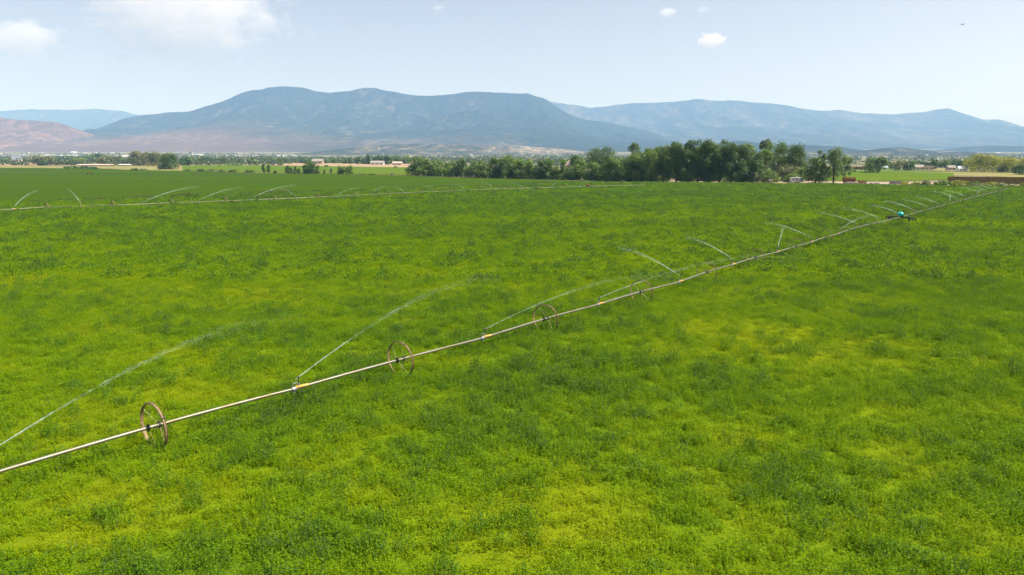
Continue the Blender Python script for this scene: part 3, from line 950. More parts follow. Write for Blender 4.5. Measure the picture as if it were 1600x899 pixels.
# ------------------------------------------------------------------ water
def jet_mesh(name, n, reach, el, seed, thick, broken=True, tmax=.72, fan=.95):
    """a stream leaving the nozzle, breaking into drops along its arc (local +X)"""
    r = np.random.default_rng(seed)
    g = 9.81
    v = math.sqrt(reach * g / math.sin(2 * el)) * 1.25
    ts = r.uniform(0, tmax, n) ** 1.7
    T = 2 * v * math.sin(el) / g * 1.08
    t = ts * T
    # pulses of an impact sprinkler: gaps in the stream
    if broken:
        ph = r.uniform(0, 6)
        keep = (np.sin(ts * 30 + ph) > -.55) | (ts > .25) | (r.uniform(0, 1, n) < .4)
        t = t[keep]; ts = ts[keep]
    n = len(t)
    drag = 1 - .28 * ts
    x = v * math.cos(el) * t * drag
    z = v * math.sin(el) * t * (1 - .12 * ts) - .5 * g * t * t
    spread = .012 + fan * ts ** 1.5
    c = np.stack([x, np.zeros(n), z], 1) + r.normal(0, 1, (n, 3)) * spread[:, None] * np.array([.6, .75, .55])
    c[:, 2] -= np.abs(r.exponential(1, n)) * .9 * ts ** 2.2
    k = c[:, 2] > -1.1
    c = c[k]; ts = ts[k]; t = t[k]; n = len(t)
    vel = np.stack([np.full(n, v * math.cos(el)), np.zeros(n), v * math.sin(el) - g * t], 1)
    vel /= np.linalg.norm(vel, axis=1, keepdims=True)
    L = (.34 * (1 - ts) ** 1.5 + .07)[:, None] * r.uniform(.6, 1.4, (n, 1))
    w = thick * (1.0 - .45 * ts)[:, None] * r.uniform(.6, 1.3, (n, 1))
    a = np.cross(vel, r.normal(0, 1, (n, 3))); a /= np.linalg.norm(a, axis=1, keepdims=True)
    b = np.cross(vel, a)
    p0 = c - vel * L * .5; p1 = c + vel * L * .5
    q0 = c + a * w; q1 = c - .5 * a * w + .87 * b * w; q2 = c - .5 * a * w - .87 * b * w
    V = np.stack([p0, q0, q1, q2, p1], 1).reshape(-1, 3)
    o = np.arange(n)[:, None] * 5
    F = np.concatenate([o + np.array([[0, 2, 1]]), o + np.array([[0, 3, 2]]), o + np.array([[0, 1, 3]]), o + np.array([[4, 1, 2]]), o + np.array([[4, 2, 3]]), o + np.array([[4, 3, 1]])])
    return np_mesh(name, V, F, M['water'])

JN = [jet_mesh("water_jet", 1000, 24.0, R(19), 500 + k, .0042) for k in range(4)]
JF = [jet_mesh("water_jet", 900, 23.0, R(24), 520 + k, .0135, False, .58, 1.7) for k in range(5)]
JD = [jet_mesh("water_jet", 420, 18.0, R(27), 540 + k, .028, False, .56, 1.9) for k in range(3)]

# bearing of each jet, in degrees to the left of straight right (image sense)
AZ1 = [76, 64, 58, 30, 16, 132, 124, 64, 140, 30, 150, 150, 155, 148, 150, 146, 60, 150, 152, 40, 150, 120, 140, 150]
def jets(heads, az, which, words, group, sc0=1.0, skip=()):
    nw = len(heads)
    for i, h in enumerate(heads):
        if i in skip: continue
        meshes = which(i)
        o = link("water_jet", meshes[i % len(meshes)], None, tuple(h))
        o.rotation_euler = (0, 0, R(az[i % len(az)]))
        k = sc0 * random.uniform(.88, 1.1) * (.52 if i >= 5 else .86)
        o.scale = (k, k, k)
        tag(o, words(i, nw), "water spray", group)

jets(heads1, AZ1, lambda i: JN if i < 5 else (JF if i < 12 else JD),
     lambda i, n: ("water jet entering at the left frame edge below the first near wheel" if i == 0 else
                   f"water jet from the sprinkler between the {ORD[i]} and {ORD[i+1]} wheels of the near wheel line"), "water jets of the near wheel line")
AZ2 = [100, 135, 40, 42, 38, 140, 42, 60, 140, 145, 142, 140, 150, 60, 40, 95, 140, 60, 120, 140, 45]
jets(heads2, AZ2, lambda i: JF if i < 8 else JD,
     lambda i, n: (f"water jet from the {ORD[i+1]} sprinkler from the left on the second wheel line"), "water jets of the second wheel line")

# ------------------------------------------------------------------ trees and shrubs
def leaf_cloud(r, lobes, n, leaf):
    """leaf cards on the shells of overlapping lobes: lobes (k,6) = centre + radii"""
    w = lobes[:, 3] * lobes[:, 4]; w = w / w.sum()
    k = r.choice(len(lobes), n, p=w)
    d = r.normal(0, 1, (n, 3)); d /= np.linalg.norm(d, axis=1, keepdims=True)
    d[:, 2] = np.where(r.uniform(0, 1, n) < .35, np.abs(d[:, 2]), d[:, 2])
    rad = r.uniform(.35, 1.0, n) ** .6 * r.uniform(.85, 1.22, n)
    c = lobes[k, :3] + d * lobes[k, 3:6] * rad[:, None]
    nr = d + r.normal(0, .55, (n, 3)); nr /= np.linalg.norm(nr, axis=1, keepdims=True)
    t1 = np.cross(nr, r.normal(0, 1, (n, 3))); t1 /= np.linalg.norm(t1, axis=1, keepdims=True)
    t2 = np.cross(nr, t1)
    L = leaf * r.uniform(.6, 1.5, n)[:, None]; W = L * r.uniform(.5, .9, n)[:, None]
    V = np.stack([c - t1 * L * .5, c + t2 * W * .5, c + t1 * L * .5, c - t2 * W * .5], 1).reshape(-1, 3)
    return V, k, c

KINDS = {   # leaf colour, lobe count, crown base fraction, lobe size, density, limb count
    'cottonwood': ((0.098, 0.189, 0.027), 34, .06, .22, 1.25, 5),
    'dark':       ((0.067, 0.144, 0.025), 32, .02, .23, 1.35, 4),
    'bushy':      ((0.132, 0.234, 0.028), 22, .0, .27, 1.2, 4),
    'airy':       ((0.098, 0.185, 0.036), 26, .10, .19, .75, 7),
    'grey':       ((0.169, 0.198, 0.075), 18, .0, .28, 1.1, 4),
    'yellow':     ((0.36, 0.37, 0.030), 24, .04, .24, 1.1, 5),
    'brown':      ((0.175, 0.178, 0.062), 18, .02, .26, .95, 5),
    'poplar':     ((0.075, 0.156, 0.025), 16, .0, .30, 1.1, 3),
    'olive':      ((0.155, 0.254, 0.034), 20, .0, .27, 1.1, 4),
    'palm':       ((0.075, 0.112, 0.030), 9, .66, .26, .55, 3),
}

def make_tree(u, base, top, width, kind, label, group=None, seed=None, name="tree", dist=None, cat="tree", skew=0.0):
    p = on_ground(u, base) if dist is None else at_dist(u, base, dist)
    Y = p[1]; k = px_m(Y)
    Hm = (base - top) * k; Wm = width * k * 1.38
    col, nl, cb, ls, dens, nlimb = KINDS[kind]
    sd = seed if seed is not None else int(u * 7 + top * 13 + width)
    r = np.random.default_rng(sd)
    root = empty(name, (float(p[0]), float(p[1]), float(p[2])), float(r.uniform(0, 6.28)) * 0)
    tag(root, label, cat, group)
    # envelope
    lob = []
    for i in range(nl):
        a = r.uniform(0, 6.283)
        f = r.uniform(0, 1)
        z = cb + (1 - cb) * (.07 + .84 * f)
        env = math.sin(math.pi * min(1, max(0, (.26 + .66 * f)))) ** .5
        if kind == 'poplar': env = .75 * math.sin(math.pi * (.15 + .72 * f)) ** .5
        if kind in ('cottonwood', 'yellow'): env = math.sin(math.pi * (.22 + .62 * f ** 1.1)) ** .6
        q = math.sqrt(r.uniform(.05, 1)) * (.54 - ls * .62) * env
        s = ls * r.uniform(.62, 1.15)
        vz = s * r.uniform(.75, 1.15) * min(1.25, max(.5, Wm / Hm * 1.1)) if True else s
        lob.append((q * math.cos(a) * Wm + skew * Wm * f, q * math.sin(a) * Wm, z * Hm, s * Wm * .85, s * Wm * .85, max(.09 * Hm, min(vz * Hm * .9, s * Wm * 1.5))))
    lob = np.array(lob)
    # reach the measured height
    zt = (lob[:, 2] + lob[:, 5]).max(); lob[:, 2] *= 1 - .0; lob[:, 2] += (lob[:, 2] / lob[:, 2].max()) * (Hm - zt)
    area = width * (base - top)
    n = int(min(5200, max(260, area * 3.6)) * dens)
    leaf = max(.20, min(1.6, 1.75 * k)) if Y < 700 else 1.9 * k
    V, kk, c = leaf_cloud(r, lob, n, leaf)
    tone = r.uniform(.72, 1.28, len(lob))[kk] * r.uniform(.75, 1.25, n)
    hue = r.normal(0, .07, len(lob))[kk]
    cc = np.array(col)[None, :] * tone[:, None]
    cc[:, 0] *= 1 + hue * 1.6; cc[:, 1] *= 1 + hue * .5
    cc = np.repeat(np.clip(cc, .004, .5), 4, 0)
    V[:, 2] = np.maximum(V[:, 2], .02)
    me = np_mesh("crown", V, np.arange(4 * n).reshape(n, 4), M['leaf'], False, cols={"col": cc})
    link("crown", me, root)
    # trunk and limbs
    tb = MB()
    tr = max(.05, Hm * .020)
    zc = Hm * (cb + .35 * (1 - cb)) if kind != 'palm' else Hm * .8
    lean = r.normal(0, .03) * Hm
    pts = [(0, 0, -.15), (lean * .3, 0, zc * .5), (lean + skew * Wm * .4, 0, zc), (lean * 1.3 + skew * Wm * .6, 0, Hm * .82)]
    tb.tube(pts, [tr * 1.35, tr, tr * .7, tr * .15], 7)
    for i in r.choice(len(lob), min(nlimb, len(lob)), replace=False):
        z0 = zc * r.uniform(.45, 1.0)
        tb.tube([(lean * z0 / zc * .5, 0, z0), (lob[i, 0] * .55, lob[i, 1] * .55, (z0 + lob[i, 2]) / 2 + .1 * Hm * .2), tuple(lob[i, :3])], [tr * .5, tr * .32, tr * .1], 5)
    tb.build("trunk", M['bark'], root)
    return root

GR = "trees of the field-edge grove"
TREES = [
    # x, base, top, width, kind, label
    (651, 275, 244, 27, 'cottonwood', "leftmost round tree of the grove row, beside the hay field"),
    (668, 276, 248, 14, 'bushy', "slender green tree second from the left of the grove row"),
    (685, 276, 246, 24, 'bushy', "bushy green tree third from the left of the grove row"),
    (704, 276, 249.5, 18, 'olive', "lighter olive tree fourth from the left of the grove row"),
    (721, 277, 247, 19, 'dark', "dense dark upright tree just left of the gap in the grove row"),
    (739, 278, 254, 14, 'airy', "small thin tree just right of the gap in the grove row"),
    (755, 278.3, 250, 22, 'bushy', "second tree right of the gap in the grove row"),
    (775, 279, 246.5, 20, 'dark', "third tree right of the gap in the grove row, darker"),
    (792, 279.3, 247, 20, 'cottonwood', "fourth tree right of the gap in the grove row"),
    (811, 279.7, 247, 20, 'bushy', "fifth tree right of the gap in the grove row"),
    (828, 280, 249, 17, 'olive', "sixth tree right of the gap in the grove row, olive green"),
    (843, 280.3, 250, 18, 'dark', "seventh tree right of the gap in the grove row, dark green"),
    (859, 280.7, 247, 19, 'bushy', "eighth tree right of the gap in the grove row, left of the beige roof"),
    (876, 281, 248, 18, 'olive', "tree directly left of the beige pyramid roof"),
    (890, 281.3, 258, 16, 'olive', "low tree directly in front of the beige pyramid roof"),
    (905, 281.7, 249, 20, 'bushy', "tree directly right of the beige pyramid roof"),
    (925, 282.3, 252, 20, 'olive', "low light tree in front of the first tall dark cottonwood"),
    (945, 283, 253, 20, 'bushy', "low bushy tree right of the first tall dark cottonwood's foot"),
    (968, 283.5, 244, 32, 'olive', "wide rounded light green tree in the middle of the grove"),
    (996, 284, 240, 28, 'bushy', "rounded green tree just left of the tallest trees"),
    (1016, 284.5, 232, 26, 'olive', "yellowish green tree leaning against the left of the tallest trees"),
    (1036, 285, 228, 24, 'cottonwood', "left shoulder tree of the tallest group in the grove"),
    (1056, 285.5, 222, 26, 'cottonwood', "first of the tallest trees from the left"),
    (1072, 286, 219, 27, 'dark', "second of the tallest trees from the left, dark"),
    (1090, 286, 219, 26, 'cottonwood', "third of the tallest trees from the left"),
    (1107, 286.3, 218, 26, 'dark', "fourth of the tallest trees from the left, topmost of the grove"),
    (1124, 286.5, 219, 24, 'cottonwood', "fifth of the tallest trees from the left"),
    (1142, 287, 223, 28, 'dark', "sixth of the tallest trees from the left, dark and broad"),
    (1160, 287, 226, 26, 'dark', "dark tree on the right shoulder of the tallest group"),
    (1176, 287, 233, 26, 'dark', "dark rounded tree at the right end of the shaded trunks"),
    (1193, 285, 232, 20, 'bushy', "green tree under the tuft-topped tall tree"),
    (1213, 283, 221, 32, 'cottonwood', "tall spreading tree above the small truck"),
    (1238, 283, 224, 32, 'dark', "tall spreading tree above the white camper trailer"),
    (1222, 283.5, 256, 34, 'grey', "grey-green bush between the small truck and the camper"),
    (1251, 285, 261, 20, 'olive', "yellowish bush at the right end of the camper"),
    (1274, 287, 246, 30, 'dark', "dense dark tree right of the camper"),
    (1302, 287, 229, 32, 'airy', "airy forked tree standing alone left of the rusty wagon"),
]
for (u, b, t, w, kd, lb) in TREES: make_tree(u, b, t, w, kd, lb, GR)
# taller ones standing behind the row
make_tree(938, 279, 228, 42, 'dark', "first tall dark cottonwood rising behind the low grove trees", GR)
make_tree(991, 280, 223, 22, 'airy', "sparse tall tree top standing above the middle of the grove", GR)
make_tree(1193, 281, 218, 16, 'palm', "tall bare-trunked tree with a tufted top at the right of the grove", GR)
make_tree(1281, 282, 235, 14, 'poplar', "slim tree top rising behind the dense dark tree", GR)
make_tree(1320, 281, 245, 15, 'airy', "small thin tree right of the airy forked tree", GR)
make_tree(900, 276, 241, 24, 'dark', "dark tree behind the beige pyramid roof", GR)
make_tree(793, 274, 242, 22, 'bushy', "green tree top behind the fourth tree right of the gap", GR)
make_tree(1045, 282, 226, 22, 'olive', "olive tree standing behind the tallest group's left side", GR)
make_tree(1116, 281, 222, 26, 'bushy', "green tree standing behind the tallest group's middle", GR)
r_ = random.Random(12)
back = sorted([(u + r_.uniform(-4, 4), r_.uniform(223, 234), r_.uniform(24, 30), r_.choice(['dark', 'cottonwood', 'bushy', 'dark'])) for u in range(960, 1185, 19)])
for i, (u, t, w, kd) in enumerate(back):
    t += 14 * max(0, (1035 - u) / 75)
    make_tree(u, 283.4, t, w, kd, ORD[i + 1] + " tree from the left in the shaded back row behind the tallest trees", GR, seed=1500 + i)
RG = "trees beyond the right-hand hay field"
make_tree(1359, 271, 246, 21, 'olive', "left half of the tree pair in the hay field", RG)
make_tree(1373, 271, 243.5, 16, 'cottonwood', "right half of the tree pair in the hay field, taller", RG)
make_tree(1404, 267, 250, 24, 'brown', "brownish round bush tree right of the tree pair", RG)
make_tree(1420, 267, 251.5, 16, 'dark', "dark round bush tree touching the brownish one", RG)
make_tree(1460, 265, 250, 10, 'poplar', "small dark conifer-like tree by the tan house", RG)
make_tree(1516, 268, 246, 18, 'yellow', "small yellow-green tree left of the big yellow-green one", RG)
make_tree(1538, 269, 240, 42, 'yellow', "big yellow-green tree above the hay stack", RG)
make_tree(1584, 270, 245, 40, 'yellow', "yellow-green tree cut by the right frame edge", RG)
make_tree(1591, 273.5, 256, 24, 'dark', "dark bush in front of the yellow-green tree at the right frame edge", RG)
make_tree(1566, 270, 255, 14, 'grey', "grey-green bush between the two yellow-green trees", RG)
LG = "trees along the pasture at the left"
make_tree(264, 265, 238, 28, 'dark', "dense dark tree right of the brownish pair at the left", LG)
make_tree(240, 260, 237, 27, 'brown', "right tree of the brownish pair at the left", LG)
make_tree(217, 259, 236, 24, 'brown', "left tree of the brownish pair at the left", LG)
make_tree(19, 253, 243, 4.5, 'poplar', "small dark column-shaped tree near the left frame edge", LG)
make_tree(62, 259, 241, 22, 'grey', "grey-green tree standing right of the column-shaped tree", LG)
make_tree(76, 259, 243, 14, 'brown', "brownish tree leaning on the grey-green tree at the left", LG)
make_tree(68, 259.5, 250, 10, 'dark', "dark low bush at the foot of the grey-green tree", LG)
make_tree(106, 258.5, 250, 13, 'grey', "small grey bush left of the rounded olive bush", LG)
make_tree(125, 258.5, 246, 20, 'olive', "rounded olive bush in front of the long pale roof", LG)
make_tree(168, 257.5, 242, 22, 'brown', "brownish tree at the left end of the pasture trees", LG)
make_tree(184, 258.5, 243, 18, 'grey', "greyish tree beside the brownish one over the pasture", LG)
make_tree(290, 259, 244, 16, 'dark', "dark green tree just right of the pale pole beyond the dense tree", LG)
make_tree(437, 259, 247, 9, 'olive', "small tree standing alone on the tan pasture", LG)
HG = "bushes of the thin hedgerow"
for i, (u, b, t, w, kd) in enumerate([(412, 271, 256, 5, 'poplar'), (420, 271, 254, 6, 'olive'), (450, 272, 258, 7, 'bushy'), (455, 272, 261, 5, 'olive'), (462, 272, 260, 4, 'poplar'), (467, 272.2, 263, 4, 'olive'),
                                      (476, 272.2, 257, 8, 'bushy'), (487, 272.3, 252, 17, 'dark'), (496, 272.3, 258, 8, 'olive'), (507, 272.4, 265, 3, 'brown'), (517, 272.5, 263, 4, 'olive'), (534, 273, 257.5, 13, 'bushy'), (546, 273.2, 258, 9, 'olive'), (430, 271.5, 266, 4, 'brown')]):
    make_tree(u, b, t, w, kd, ["first", "second", "third", "fourth", "fifth", "sixth", "seventh", "eighth and biggest", "ninth", "tenth", "eleventh", "twelfth", "last", "lowest"][i] +
              (" bush from the left in the thin hedgerow before the bright hay field" if i < 12 else " bush of the thin hedgerow, at its right end" if i == 12 else " brownish bush of the thin hedgerow"), HG, cat="bush", name="hedge_bush")
# town belt: alike far trees
TB = "far tree belt before the town"
TBL = "small hazy green tree in the far belt between the tan pasture and the town"
r_ = random.Random(91)
belt = []
for (u0, u1, tp, bs, nn) in [(0, 16, 247, 255, 2), (78, 110, 242, 252, 3), (133, 162, 240, 252, 4), (186, 206, 243, 255, 2), (283, 330, 244.5, 255, 7), (330, 366, 245, 255.5, 5), (366, 400, 247.5, 256, 3), (408, 430, 244.5, 255, 4), (445, 470, 247, 255.5, 3), (470, 500, 245.5, 255.5, 4),
                              (500, 545, 246.5, 256, 5), (545, 570, 245.5, 256.5, 4), (568, 605, 242, 257, 5), (600, 640, 243.5, 257, 5), (735, 745, 249, 262, 1), (930, 990, 250, 262, 0), (1380, 1400, 254, 262, 3), (1425, 1456, 251, 262, 4), (1464, 1512, 250, 262, 7)]:
    for i in range(nn):
        u = u0 + (i + .5) * (u1 - u0) / nn + r_.uniform(-2, 2)
        belt.append((u, bs + r_.uniform(-.5, .8), tp + r_.uniform(-1.5, 2.5), (u1 - u0) / nn * r_.uniform(1.0, 1.5), r_.choice(['dark', 'bushy', 'cottonwood', 'dark', 'olive'])))
belt.sort()
for i, (u, b, t, w, kd) in enumerate(belt): make_tree(u, b, t, w, kd, ORD[i + 1] + " small hazy tree from the left in the far belt before the town", TB, seed=900 + i)
# undergrowth filling the foot of the grove
r_ = random.Random(33)
under = sorted([(u + r_.uniform(-4, 4), r_.uniform(11, 21), r_.uniform(17, 27), r_.choice(['bushy', 'dark', 'olive', 'dark', 'bushy'])) for u in list(range(662, 1050, 17)) + list(range(1075, 1250, 32))])
for i, (u, h, w, kd) in enumerate(under):
    b = np.interp(u, [640, 800, 900, 1000, 1100, 1250], [274.8, 279.2, 281.4, 283.6, 285.2, 285.5])
    make_tree(u, b, b - h, w, kd, ORD[i + 1] + " low bush from the left in the undergrowth at the foot of the grove", "undergrowth bushes of the grove", seed=1300 + i, name="undergrowth_bush", cat="bush")

# shrubs
def shrub(u, base, top, width, kind, label, group):
    return make_tree(u, base, base - (base - top) * (1.35 if u > 1400 else 1.0), width, kind, label, group, name="shrub", cat="shrub", seed=int(u * 11 + base * 3))
SG = "shrubs along the foot of the hay stack"
sl = [(1413, 290, 285, 9, 'yellow'), (1430, 290.5, 285, 11, 'yellow'), (1448, 291, 284, 14, 'grey'), (1462, 291.5, 286, 8, 'olive'), (1474, 292, 284, 14, 'olive'), (1485, 292, 285.5, 10, 'bushy'), (1499, 292.5, 284, 18, 'yellow'), (1514, 292.7, 286, 8, 'grey'), (1528, 292.8, 285, 15, 'olive'),
      (1541, 293, 287, 10, 'yellow'), (1552, 293, 286, 11, 'yellow'), (1565, 293.2, 287, 15, 'grey'), (1580, 293.5, 288, 12, 'grey'), (1596, 293.7, 288, 10, 'yellow'), (1612, 294, 287, 14, 'olive')]
for i, (u, b, t, w, kd) in enumerate(sl):
    shrub(u, b, t, w, kd, f"{ORD[i+1]} shrub from the left along the field edge below the hay stack", SG)
SG2 = "low shrubs along the far edge of the darker field"
for i, (u, b, t, w, kd) in enumerate([(104, 264, 260.5, 8, 'dark'), (118, 264, 259, 14, 'olive'), (131, 264.3, 259.5, 12, 'dark'), (145, 264.8, 260.5, 10, 'dark'), (210, 267, 263, 9, 'dark'), (224, 267, 263.5, 12, 'grey'), (293, 268, 265, 6, 'dark'), (314, 268.5, 264.5, 9, 'dark'), (331, 268.7, 264.5, 12, 'grey'), (346, 269, 265.5, 10, 'dark'), (363, 269.4, 265.5, 9, 'dark'),
                                      (390, 270.5, 266, 13, 'dark'), (510, 261, 258.5, 5, 'dark'), (565, 274, 271.5, 9, 'brown'), (580, 274, 272, 8, 'dark'), (613, 274, 270.5, 6, 'brown'), (618, 262.5, 260.5, 4, 'dark'), (365, 259.5, 254.5, 20, 'olive'), (1335, 269.5, 266.5, 4, 'dark'), (1590, 268, 265, 6, 'brown')]):
    shrub(u, b, t, w, kd, ["first", "second", "third", "fourth", "fifth", "sixth", "seventh", "eighth", "ninth", "tenth", "eleventh", "twelfth"][i] + " low dark shrub from the left on the far edge of the darker field" if i < 12 else
          ["tiny dark shrub on the tan pasture behind the hedgerow", "low brown weeds right of the hedgerow", "low dark weeds right of the hedgerow's brown weeds", "small brown mound left of the leftmost grove tree", "tiny dark bush on the tan pasture left of the grove",
           "wide low olive bush on the tan pasture right of the dense dark tree", "tiny bush on the blue-green strip left of the tree pair", "small brown bush on the scrub behind the hay stack"][i - 12], SG2)

# weeds along the ditch: one uncountable line
def weed_line(name, px, w, h, n, cols, label, seed, lift=0.0):
    r = np.random.default_rng(seed)
    P = np.array([on_ground(u, v) for u, v in px])
    s = np.concatenate([[0], np.cumsum(np.linalg.norm(np.diff(P, axis=0), axis=1))])
    q = r.uniform(0, s[-1], n)
    c = np.stack([np.interp(q, s, P[:, i]) for i in range(3)], 1)
    hh = h * (.35 + 1.1 * fbm(q / 6, q * 0, seed, 3) ** 1.5)
    c[:, :2] += r.normal(0, w, (n, 2)); c[:, 2] += np.abs(r.uniform(0, 1, n)) * hh
    nr = r.normal(0, 1, (n, 3)) + [0, 0, .5]; nr /= np.linalg.norm(nr, axis=1, keepdims=True)
    t1 = np.cross(nr, r.normal(0, 1, (n, 3))); t1 /= np.linalg.norm(t1, axis=1, keepdims=True); t2 = np.cross(nr, t1)
    L = r.uniform(.15, .45, n)[:, None]
    V = np.stack([c - t1 * L * .5, c + t2 * L * .3, c + t1 * L * .5, c - t2 * L * .3], 1).reshape(-1, 3)
    ci = np.array(cols)[r.integers(0, len(cols), n)] * r.uniform(.7, 1.3, (n, 1))
    o = link(name, np_mesh(name, V, np.arange(4 * n).reshape(n, 4), M['leaf'], cols={"col": np.repeat(ci, 4, 0)}))
    tag(o, label, "weeds", kind='stuff')
weed_line("ditch_weeds", [(-60, 322.5)] + [(u, v - .2) for u, v in EDGE_PX if u <= 900], .55, .95, 26000, [(.05, .07, .022), (.035, .05, .02), (.10, .085, .03), (.08, .10, .03)], "dark line of weeds along the ditch behind the second wheel line", 61)
weed_line("verge_weeds", [(0, 263), (150, 264), (200, 266.5), (300, 268), (400, 271), (500, 272.3), (600, 274.2), (640, 276), (730, 278.6)], 1.6, .9, 14000, [(.10, .12, .03), (.07, .09, .03), (.17, .16, .05), (.15, .10, .04)], "weeds along the far edge of the darker field", 62)
weed_line("margin_weeds", [(1290, 288.6), (1400, 290.6), (1500, 292.6), (1620, 294)], 1.0, .8, 9000, [(.13, .14, .03), (.20, .18, .05), (.18, .15, .10), (.08, .10, .03)], "dry weeds along the field margin below the junk and hay", 63)
weed_line("scrub_weeds", [(1430, 268), (1500, 269.5), (1620, 271)], 9.0, 1.2, 9000, [(.16, .17, .05), (.11, .13, .04), (.22, .19, .09)], "low scrub behind the hay stack", 64)

# town trees: a far-off mass
def town_trees():
    r = np.random.default_rng(77)
    n = 11000
    Y = 1000 + 3600 * r.uniform(0, 1, n) ** 1.3; X = r.uniform(-.85, .85, n) * Y
    dens = fbm(X / 260, Y / 200, 301, 3)
    k = dens > .43
    X, Y = X[k], Y[k]; m = len(X)
    Z = ground_z(Y)
    S = r.uniform(2.5, 6.0, m)
    per = 16
    c = np.repeat(np.stack([X, Y, Z + S * .7], 1), per, 0) + r.normal(0, .55, (m * per, 3)) * np.repeat(S, per)[:, None]
    N = m * per
    nr = r.normal(0, 1, (N, 3)) + [0, 0, .4]; nr /= np.linalg.norm(nr, axis=1, keepdims=True)
    t1 = np.cross(nr, r.normal(0, 1, (N, 3))); t1 /= np.linalg.norm(t1, axis=1, keepdims=True); t2 = np.cross(nr, t1)
    L = np.repeat(S, per)[:, None] * r.uniform(.5, .9, (N, 1))
    V = np.stack([c - t1 * L * .5, c + t2 * L * .4, c + t1 * L * .5, c - t2 * L * .4], 1).reshape(-1, 3)
    col = np.repeat(np.array([.045, .075, .028])[None] * r.uniform(.7, 1.5, (m, 1)), per * 4, 0)
    o = link("town_trees", np_mesh("town_trees", V, np.arange(4 * N).reshape(N, 4), M['leaf'], cols={"col": col}))
    tag(o, "hazy green trees scattered through the distant town", "trees", kind='stuff')
town_trees()

# ------------------------------------------------------------------ buildings
def house(u, base, top, width, wall, roof, label, name="house", cat="house", kind='gable', group=None, dist=None, depth=None, roof_frac=.45, windows=0, rz=0.0):
    p = on_ground(u, base) if dist is None else at_dist(u, base, dist)
    if dist is not None: p[2] = float(ground_z(dist))
    k = px_m(p[1])
    W = width * k
    Hh = (at_dist(u, top, p[1])[2] - p[2])
    D = depth or W * .6
    hw = Hh * (1 - roof_frac); ov = .03 * W
    root = empty(name, tuple(map(float, p)), rz)
    tag(root, label, cat, group)
    b = MB(); b.box((0, 0, hw / 2 - .3), (W, D, hw + .6)); b.build("wall", wall, root)
    b = MB()
    if kind == 'gable':
        V = [(-W / 2 - ov, -D / 2 - ov, hw), (W / 2 + ov, -D / 2 - ov, hw), (W / 2 + ov, D / 2 + ov, hw), (-W / 2 - ov, D / 2 + ov, hw), (-W / 2 - ov, 0, Hh), (W / 2 + ov, 0, Hh)]
        b.add(V, [(0, 1, 5, 4), (2, 3, 4, 5), (0, 4, 3), (1, 2, 5), (3, 2, 1, 0)])
    elif kind == 'hip':
        V = [(-W / 2 - ov, -D / 2 - ov, hw), (W / 2 + ov, -D / 2 - ov, hw), (W / 2 + ov, D / 2 + ov, hw), (-W / 2 - ov, D / 2 + ov, hw), (-W * .08, 0, Hh), (W * .08, 0, Hh)]
        b.add(V, [(0, 1, 5, 4), (2, 3, 4, 5), (0, 4, 3), (1, 2, 5), (3, 2, 1, 0)])
    else:
        b.box((0, 0, hw + (Hh - hw) / 2), (W + ov, D + ov, Hh - hw)); 
    b.build("roof", roof, root)
    for i in range(windows):
        x = (i + .5) / windows * W - W / 2
        g = MB().box((x, -D / 2 - .02, hw * .55), (W / windows * .4, .08, hw * .35)).build("window", M['glass'], root)
        MB().box((x, -D / 2 - .05, hw * .55 - hw * .19), (W / windows * .46, .12, .10)).build("sill", M['white'], g)
    return root

house(890, 281, 250.5, 19, M['tanwall'], M['roofpink'], "house with beige pyramid roof showing between the grove trees", kind='hip', dist=on_ground(890, 276)[1], roof_frac=.33, windows=3)
house(590, 258, 251.5, 20, M['offwhite'], M['roof'], "long low white house with brown roof on the pasture's back edge", windows=3)
house(621, 258.5, 252.5, 14, M['tanwall'], M['roofpink'], "tan gabled house left of the leftmost grove tree", windows=2)
house(497, 256.5, 248.5, 16, M['tanwall'], M['roof'], "brown-roofed house among the far belt trees in the middle", windows=2)
house(150, 260, 256.6, 50, M['brownwall'], M['roofpink'], "long shed with pale roof and brown wall on the left pasture", name="long_shed", cat="shed", kind='gable', depth=14, roof_frac=.5)
house(196, 259.6, 256.6, 16, M['brownwall'], M['roofpale'], "short pale-roofed shed right of the long shed", name="shed", cat="shed", depth=10)
house(76, 259, 256.8, 5, M['white'], M['roofpale'], "tiny white shed beside the grey-green tree at the left", name="shed", cat="shed")
house(26, 256, 243.5, 13, M['offwhite'], M['roofblue'], "blue-grey roofed building by the column-shaped tree", name="farm_building", cat="building", windows=2)
house(1435, 266, 257.5, 14, M['tanwall'], M['roof'], "grey-roofed house left of the tan house at the right", windows=2)
house(1449, 266, 259.5, 15, M['tanwall'], M['roofpink'], "tan house left of the small dark conifer-like tree", windows=2, roof_frac=.2, kind='flat')
house(1382, 265, 259.5, 9, M['offwhite'], M['roofblue'], "blue-grey house right of the tree pair", windows=1)
house(1502, 268, 259.8, 13, M['white'], M['roofpale'], "white gabled house left of the small yellow-green tree", windows=2)
house(1485, 266.5, 258.5, 12, M['tanwall'], M['roof'], "brown-roofed house between the conifer-like tree and the white house", windows=2)
house(1533, 269, 264.5, 5, M['white'], M['roofpale'], "small white shed under the big yellow-green tree", name="shed", cat="shed")

def box_thing(u, base, top, width, mat, label, name, cat, depth=None, extra=None):
    p = on_ground(u, base); k = px_m(p[1]); W = width * k; Hh = (base - top) * k; D = depth or W * .6
    root = empty(name, tuple(map(float, p))); tag(root, label, cat)
    return root, W, D, Hh
